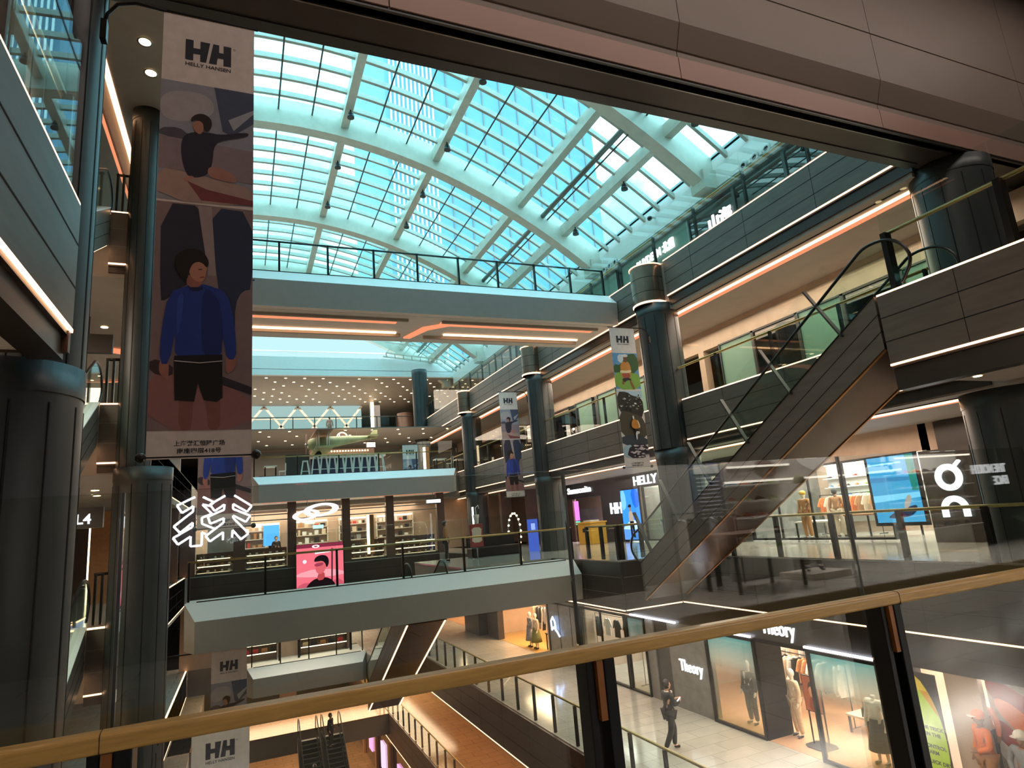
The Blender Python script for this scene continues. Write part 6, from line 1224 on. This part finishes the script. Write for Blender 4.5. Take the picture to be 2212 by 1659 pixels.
mb = MB(); mb.box(-13.5, 17.5, 54.3, 54.5, 15.25, 18.5, scr('#b0d8dc', .9)); mb.box(-13.5, 17.5, 54.2, 54.3, 16.9, 17.0, 'white_paint'); struct('window_far_top', mb)
# ---- third level end : bag shop
mb = MB(); mb.box(-3, 5.9, 40.0, 40.2, -4.9, -1.5, 'cream_wall'); mb.box(5.9, 8.7, 46.5, 46.7, -4.9, -1.5, 'cream_wall'); struct('wall_end_third', mb)
mb = MB()
for x in (-.3, 1.9, 2.9, 5.7): mb.box(x, x + .12, 38.9, 39.05, -4.9, -1.6, 'black_metal')
mb.box(-.3, 5.8, 38.9, 39.0, -2.1, -1.6, 'panel_dark'); struct('wall_shopfront_end_third', mb)
for i, (x0, x1, w) in enumerate(((0, 1.8, 'left'), (3.1, 5.6, 'right'))):
    t = thing('bag_shelving', ((x0 + x1) / 2, 39.5, -4.9), 'shelving of handbags in the low far shop, %s bay' % w, 'shelving')
    for k in range(4): mb = MB(); mb.box(x0, x1, 39.4, 39.9, -4.5 + k * .45, -4.46 + k * .45, 'panel_brown'); mb.build('shelf', t); mb = MB(); mb.box(x0, x1, 39.36, 39.4, -4.5 + k * .45, -4.46 + k * .45, 'case_light'); mb.build('strip_light', t)
    mb = MB(); mb.box(x0 - .05, x0, 39.4, 39.95, -4.9, -2.6, 'panel_brown'); mb.box(x1, x1 + .05, 39.4, 39.95, -4.9, -2.6, 'panel_brown'); mb.build('upright', t)
    r = random.Random(60 + i)
    for k in range(4):
        x = x0 + .25
        while x < x1 - .1: bag(r.choice(['orange_cloth', 'black_cloth', 'red_cloth', 'cream_cloth', 'tan_cloth', 'white_cloth']), (x, 39.6, -4.46 + k * .45), 0, 'handbag on the %s shelving of the low far shop' % w, 'handbags on the %s shelving of the low far shop' % w); x += .48
slab('floor_end_third_side', 6.4, 8.75, 36, 41, -4.9, -6.4, 'tile_light', 'soffit_grey')
# ---- bottom : brown floor shops
t = thing('floor_pillar', (3.5, 58, -14.7), 'short dark square pillar standing on the bottom floor', 'pillar'); mb = MB(); mb.box(2.9, 4.2, 58.2, 59.4, -14.7, -10, 'panel_brown'); mb.build('shaft', t)
mb = MB(); mb.box(8.8, 9.0, 30, 58, -14.7, -11.4, 'glass_dark'); struct('window_ground_right', mb)
for i, y in enumerate((33, 38, 43, 48, 53)): mb = MB(); mb.box(8.62, 8.78, y, y + .5, -14.7, -11.4, 'tan_cloth'); struct('wall_ground_pier', mb)
for y, c_, w in ((40.5, '#f0a0d0', 'nearer'), (45.5, '#f6c0e0', 'middle'), (50, '#f0a0d0', 'farther')): mb = MB(); mb.box(8.7, 8.78, y, y + 1.2, -13.8, -12.2, scr(c_, 1.3)); o = mb.build('video_screen', None); tag(o, 'pink glowing shop screen on the bottom floor, ' + w + ' one', 'screen')
# ---- left halls : level signs and ceiling disc
for z, s_, w in ((7.15, 'L5', 'fifth'), (2.35, 'L4', 'fourth')):
    mb = MB(); mb.box(-6.9, -3.4, 20.0, 20.15, z - .12, z + .42, 'panel_dark'); mb.cyl((-6, 20.08, z + .4), (-6, 20.08, z + 1.0), .02, 'black_metal', 6); mb.cyl((-4, 20.08, z + .4), (-4, 20.08, z + 1.0), .02, 'black_metal', 6)
    textmb(mb, s_, ((-4.4 if s_ == 'L5' else -4.02, 19.99, z), RX, UP), .36, .01, 'sign_white', bold=.008); textmb(mb, '←  出口', ((-3.95 if s_ == 'L5' else -3.75, 19.99, z + .05), RX, UP), .2, .01, 'sign_soft', bold=.002) if False else None
    o = mb.build('level_sign', None); tag(o, 'dark hanging direction sign lettered %s in the left hall' % s_, 'sign')
mb = MB(); mb.lathe([(0, 8.06), (2.3, 8.06)], -5.2, 25.5, 'furniture', 40); mb.lathe([(2.3, 8.0), (2.7, 8.06)], -5.2, 25.5, 'cove', 40); o = mb.build('ceiling_disc', None); tag(o, 'round ribbed ceiling disc with a salmon glow in the left hall', 'ceiling light')
downlights([(-4.6, 19.2, 8.09), (-3.8, 21.0, 8.09), (-4.9, 21.6, 8.09), (-4.1, 23, 8.09), (-3.6, 24.6, 8.09)], 'downlight in the left fifth-level hall ceiling', 'downlights of the left fifth-level hall', 1.3)
downlights([(-4.6, 19.2, 3.29), (-3.8, 21.0, 3.29), (-4.9, 21.6, 3.29), (-4.1, 23, 3.29)], 'downlight in the left fourth-level hall ceiling', 'downlights of the left fourth-level hall', 1.3)
downlights([(-2.1, 14.13, 12.69), (-2.1, 15.18, 12.69), (-2.0, 12.6, 12.69)], 'downlight in the upper left ceiling', 'downlights of the upper left ceiling', 1.6)
downlights([(10.96, 6.72, 3.35), (11.89, 6.74, 3.35), (11.49, 6.08, 3.35), (12.6, 5.6, 3.35)], 'downlight under the landing at the right', 'downlights under the right landing', .9)
mb = MB(); mb.box(-5.2, -4.9, 24.0, 24.1, 0, 2.6, 'black_metal'); mb.box(-5.15, -5.05, 23.95, 24, .3, 2.5, 'sign_white'); o = mb.build('light_post', None); tag(o, 'tall white glowing sign panel in the left hall', 'sign')
mb = MB(); mb.box(-4.5, -3.9, 24.6, 25, 0, 2.9, 'tan_cloth'); mb.box(-4.55, -4.5, 24.6, 24.7, 0, 2.9, 'case_light'); o = mb.build('light_column', None); tag(o, 'warm wood pillar with a golden light edge in the left hall', 'pillar')
for z in (9.8, 4.94, 0): pass
mb = MB(); mb.box(-6.9, -6.8, 17.5, 50, 4.94, 8.1, 'cream_wall'); mb.box(-6.9, -6.8, 17.5, 50, 0, 3.3, 'cream_wall'); struct('wall_left_hall', mb)
mb = MB(); mb.box(-6.8, -2.65, 33, 33.2, 4.94, 8.1, 'soffit'); mb.box(-6.8, -2.65, 33, 33.2, 0, 3.3, 'panel_brown'); struct('wall_left_hall_end', mb)
# ---- shop behind the camera, mirrored in the near glass
K = 1.107
def bz(z): return 1.55 + (z - 1.55) * K
NX = (-1, 0, 0)
mb = MB(); mb.box(-13, 7.2, -6.2, -6.05, 0, 3.4, 'panel_dark'); mb.box(18, 26, -6.2, -6.05, 0, 3.4, 'panel_dark'); mb.box(7.2, 18, -6.8, -6.65, 0, 3.4, 'soffit_grey'); struct('wall_back_shop', mb)
LG = [[(400, 155), (150, 285), (222, 395), (378, 295), (375, 375), (290, 445), (115, 595), (205, 690), (375, 540), (370, 605), (110, 765), (180, 860), (350, 745), (350, 890), (505, 880), (505, 690), (560, 715)],
      [(830, 135), (610, 270), (680, 370), (820, 270), (815, 350), (585, 455), (620, 560), (815, 480), (810, 545), (690, 640), (560, 745), (620, 825), (805, 690), (805, 810)],
      [(510, 155), (670, 235), (610, 290), (505, 270), (640, 410), (500, 470), (505, 560), (690, 640)],
      [(960, 130), (1220, 295), (1150, 385), (945, 265), (945, 340), (1200, 445), (1135, 540), (945, 440), (950, 480), (1175, 715), (1065, 805), (940, 660), (935, 775)]]
t = thing('neon_logo', (-.4, -5.95, 1.4), 'big white neon outline logo behind the camera, mirrored in the near glass', 'sign')
for pl in LG:
    pts = []
    for cx_, cy_ in pl:
        px = 360 + cx_ * .1507; py = 1050 + cy_ * .1507; pts.append((-.889 + (px - 380) * .00626, -5.74, 2.26 - (px - 380) * .00038 - (py - 1075) * .0064))
    mb = MB()
    for a, b_ in zip(pts, pts[1:]): mb.obox(a, b_, .03, .032, 'neon_white', (0, 1, 0))
    mb.build('neon_tube', t)
mb = MB()
for x in (-.7, 0): mb.cyl((x, -5.74, 2.0), (x, -6.06, 2.0), .01, 'steel', 5)
mb.build('standoff', t)
def bsign(txt, x, z, size, label, fit, m='sign_white'):
    mb = MB(); textmb(mb, txt, ((x * K, -5.3, bz(z)), NX, UP), size, .03, m, bold=.008, fit=fit); mb.box(x * K - fit - .05, x * K + .05, -5.4, -5.31, bz(z) - (.4 if '\n' in txt else .06), bz(z) + size * .8, 'panel_dark'); mb.box(x * K - .1, x * K - .05, -5.4, -5.35, bz(z) + .1, 3.42, 'panel_dark'); o = mb.build('shop_sign', None); tag(o, label, 'sign')
bsign('Columbia', 12.5, 1.88, .3, 'white Columbia letters behind the camera, mirrored in the near glass', 1.15)
bsign('THE NORTH\nFACE', 16.2, 1.72, .3, 'two-line white North Face letters behind the camera, mirrored in the near glass', 1.35)
mb = MB(); mb.box(8.0, 8.7, -5.3, -5.2, 1.0, 2.35, pic('#39415e')); 
for i in range(12): mb.box(8.08, 8.62, -5.2, -5.19, 1.2 + i * .075, 1.225 + i * .075, pic('#b8bed0'))
mb.box(8.05, 8.65, -5.2, -5.19, 2.12, 2.3, pic('#e8ebf4')); mb.box(8.3, 8.4, -5.3, -5.25, 0, 1.0, 'black_metal'); o = mb.build('text_board', None); tag(o, 'blue-grey text board in the shop behind the camera, seen as a reflection', 'board')
mb = MB(); mb.box(8.85, 12.3, -5.35, -5.3, 1.95, 2.45, pic('#8c8480')); mb.flat(smooth([(0, 0), (1, .1), (1.5, .45), (.5, .5)], 2), ((12.2, -5.29, 1.95), NX, UP), pic('#c8c4c4'), .001); mb.flat(smooth([(2, 0), (2.6, .1), (2.4, .45), (1.9, .3)], 2), ((12.2, -5.29, 1.95), NX, UP), pic('#5a4438'), .001); mb.box(8.9, 9.0, -5.35, -5.3, 2.45, 3.42, 'black_metal'); mb.box(12.1, 12.2, -5.35, -5.3, 2.45, 3.42, 'black_metal'); mb.box(8.85, 12.3, -5.3, -5.25, 1.9, 1.94, 'lamp_white'); o = mb.build('photo_panel', None); tag(o, 'long photo panel with lamp strip in the shop behind the camera', 'picture')
for x0, x1, w, mt in ((8.95, 10.6, 'of caps', 'white_paint'), (13.9, 16.6, 'of trainers', 'white_paint')):
    t = thing('reflected_shelving', ((x0 + x1) / 2, -5.5, 0), 'shop shelving %s behind the camera, mirrored in the near glass' % w, 'shelving')
    mb = MB(); mb.box(x0, x1, -5.65, -5.6, 0, 2.3, 'white_paint'); mb.build('back_panel', t)
    for k in range(5): mb = MB(); mb.box(x0, x1, -5.6, -5.3, .55 + k * .32, .57 + k * .32, mt); mb.build('shelf', t)
    mb = MB(); mb.box(x0, x1, -5.3, -5.26, 2.2, 2.24, 'lamp_white'); mb.build('strip_light', t)
    for k in range(5):
        n = int((x1 - x0) / .36)
        for i in range(n): put_shoe(rs.choice(SM), (x0 + .2 + i * .36, -5.45, .57 + k * .32), rs.uniform(-.3, .3), 'shoe on the mirrored shelving ' + w, 'shoes on the mirrored shelving ' + w)
humanoid('mannequin', 'mannequin in peaked cap and olive top behind the camera, mirrored in the glass', 'mannequin', (10.2, -4.7, .12), PI + .6, skin='mannequin', top='olive_cloth', bottom='olive_cloth', cap='olive_cloth', hair=None, h=1.85, face=False)
mb = MB(); mb.box(9.7, 10.7, -5.1, -4.3, 0, .12, 'furniture'); o = mb.build('display_plinth', None); tag(o, 'low plinth under the capped mannequin behind the camera', 'plinth')
table(7.7, 9.3, -4.9, -4.0, 0, 1.0, 'panel_brown', 'brown counter behind the camera, mirrored low in the glass')
rack(7.9, -5.25, -5.25, 0, 1.35, 'clothes rail behind the camera with one white shirt', 'x') if False else None
fill_rack(7.3, -5.0, 8.3, 0, 1.35, 7, ['long', 'shirt'], ['white_cloth', 'black_cloth', 'grey_cloth'], 'clothes rail behind the camera, mirrored in the glass', 'garment on the rail behind the camera', 'garments on the rail behind the camera', along='x', seed=15) if False else None
for i in range(6): hang('long', ['white_cloth', 'black_cloth', 'black_cloth', 'grey_cloth', 'black_cloth', 'black_cloth'][i], (7.6 + i * .22, -5.2, 1.3), PI / 2 + .3, 'garment on the rail behind the camera', 'garments on the rail behind the camera')
t = thing('clothes_rack', (8, -5.2, 0), 'clothes rail behind the camera, mirrored in the glass', 'clothes rack'); mb = MB(); mb.cyl((7.4, -5.2, 1.4), (8.9, -5.2, 1.4), .014, 'black_metal', 8); mb.build('rail', t)
for x in (7.4, 8.9): mb = MB(); mb.cyl((x, -5.2, 0), (x, -5.2, 1.4), .014, 'black_metal', 8); mb.build('leg', t)
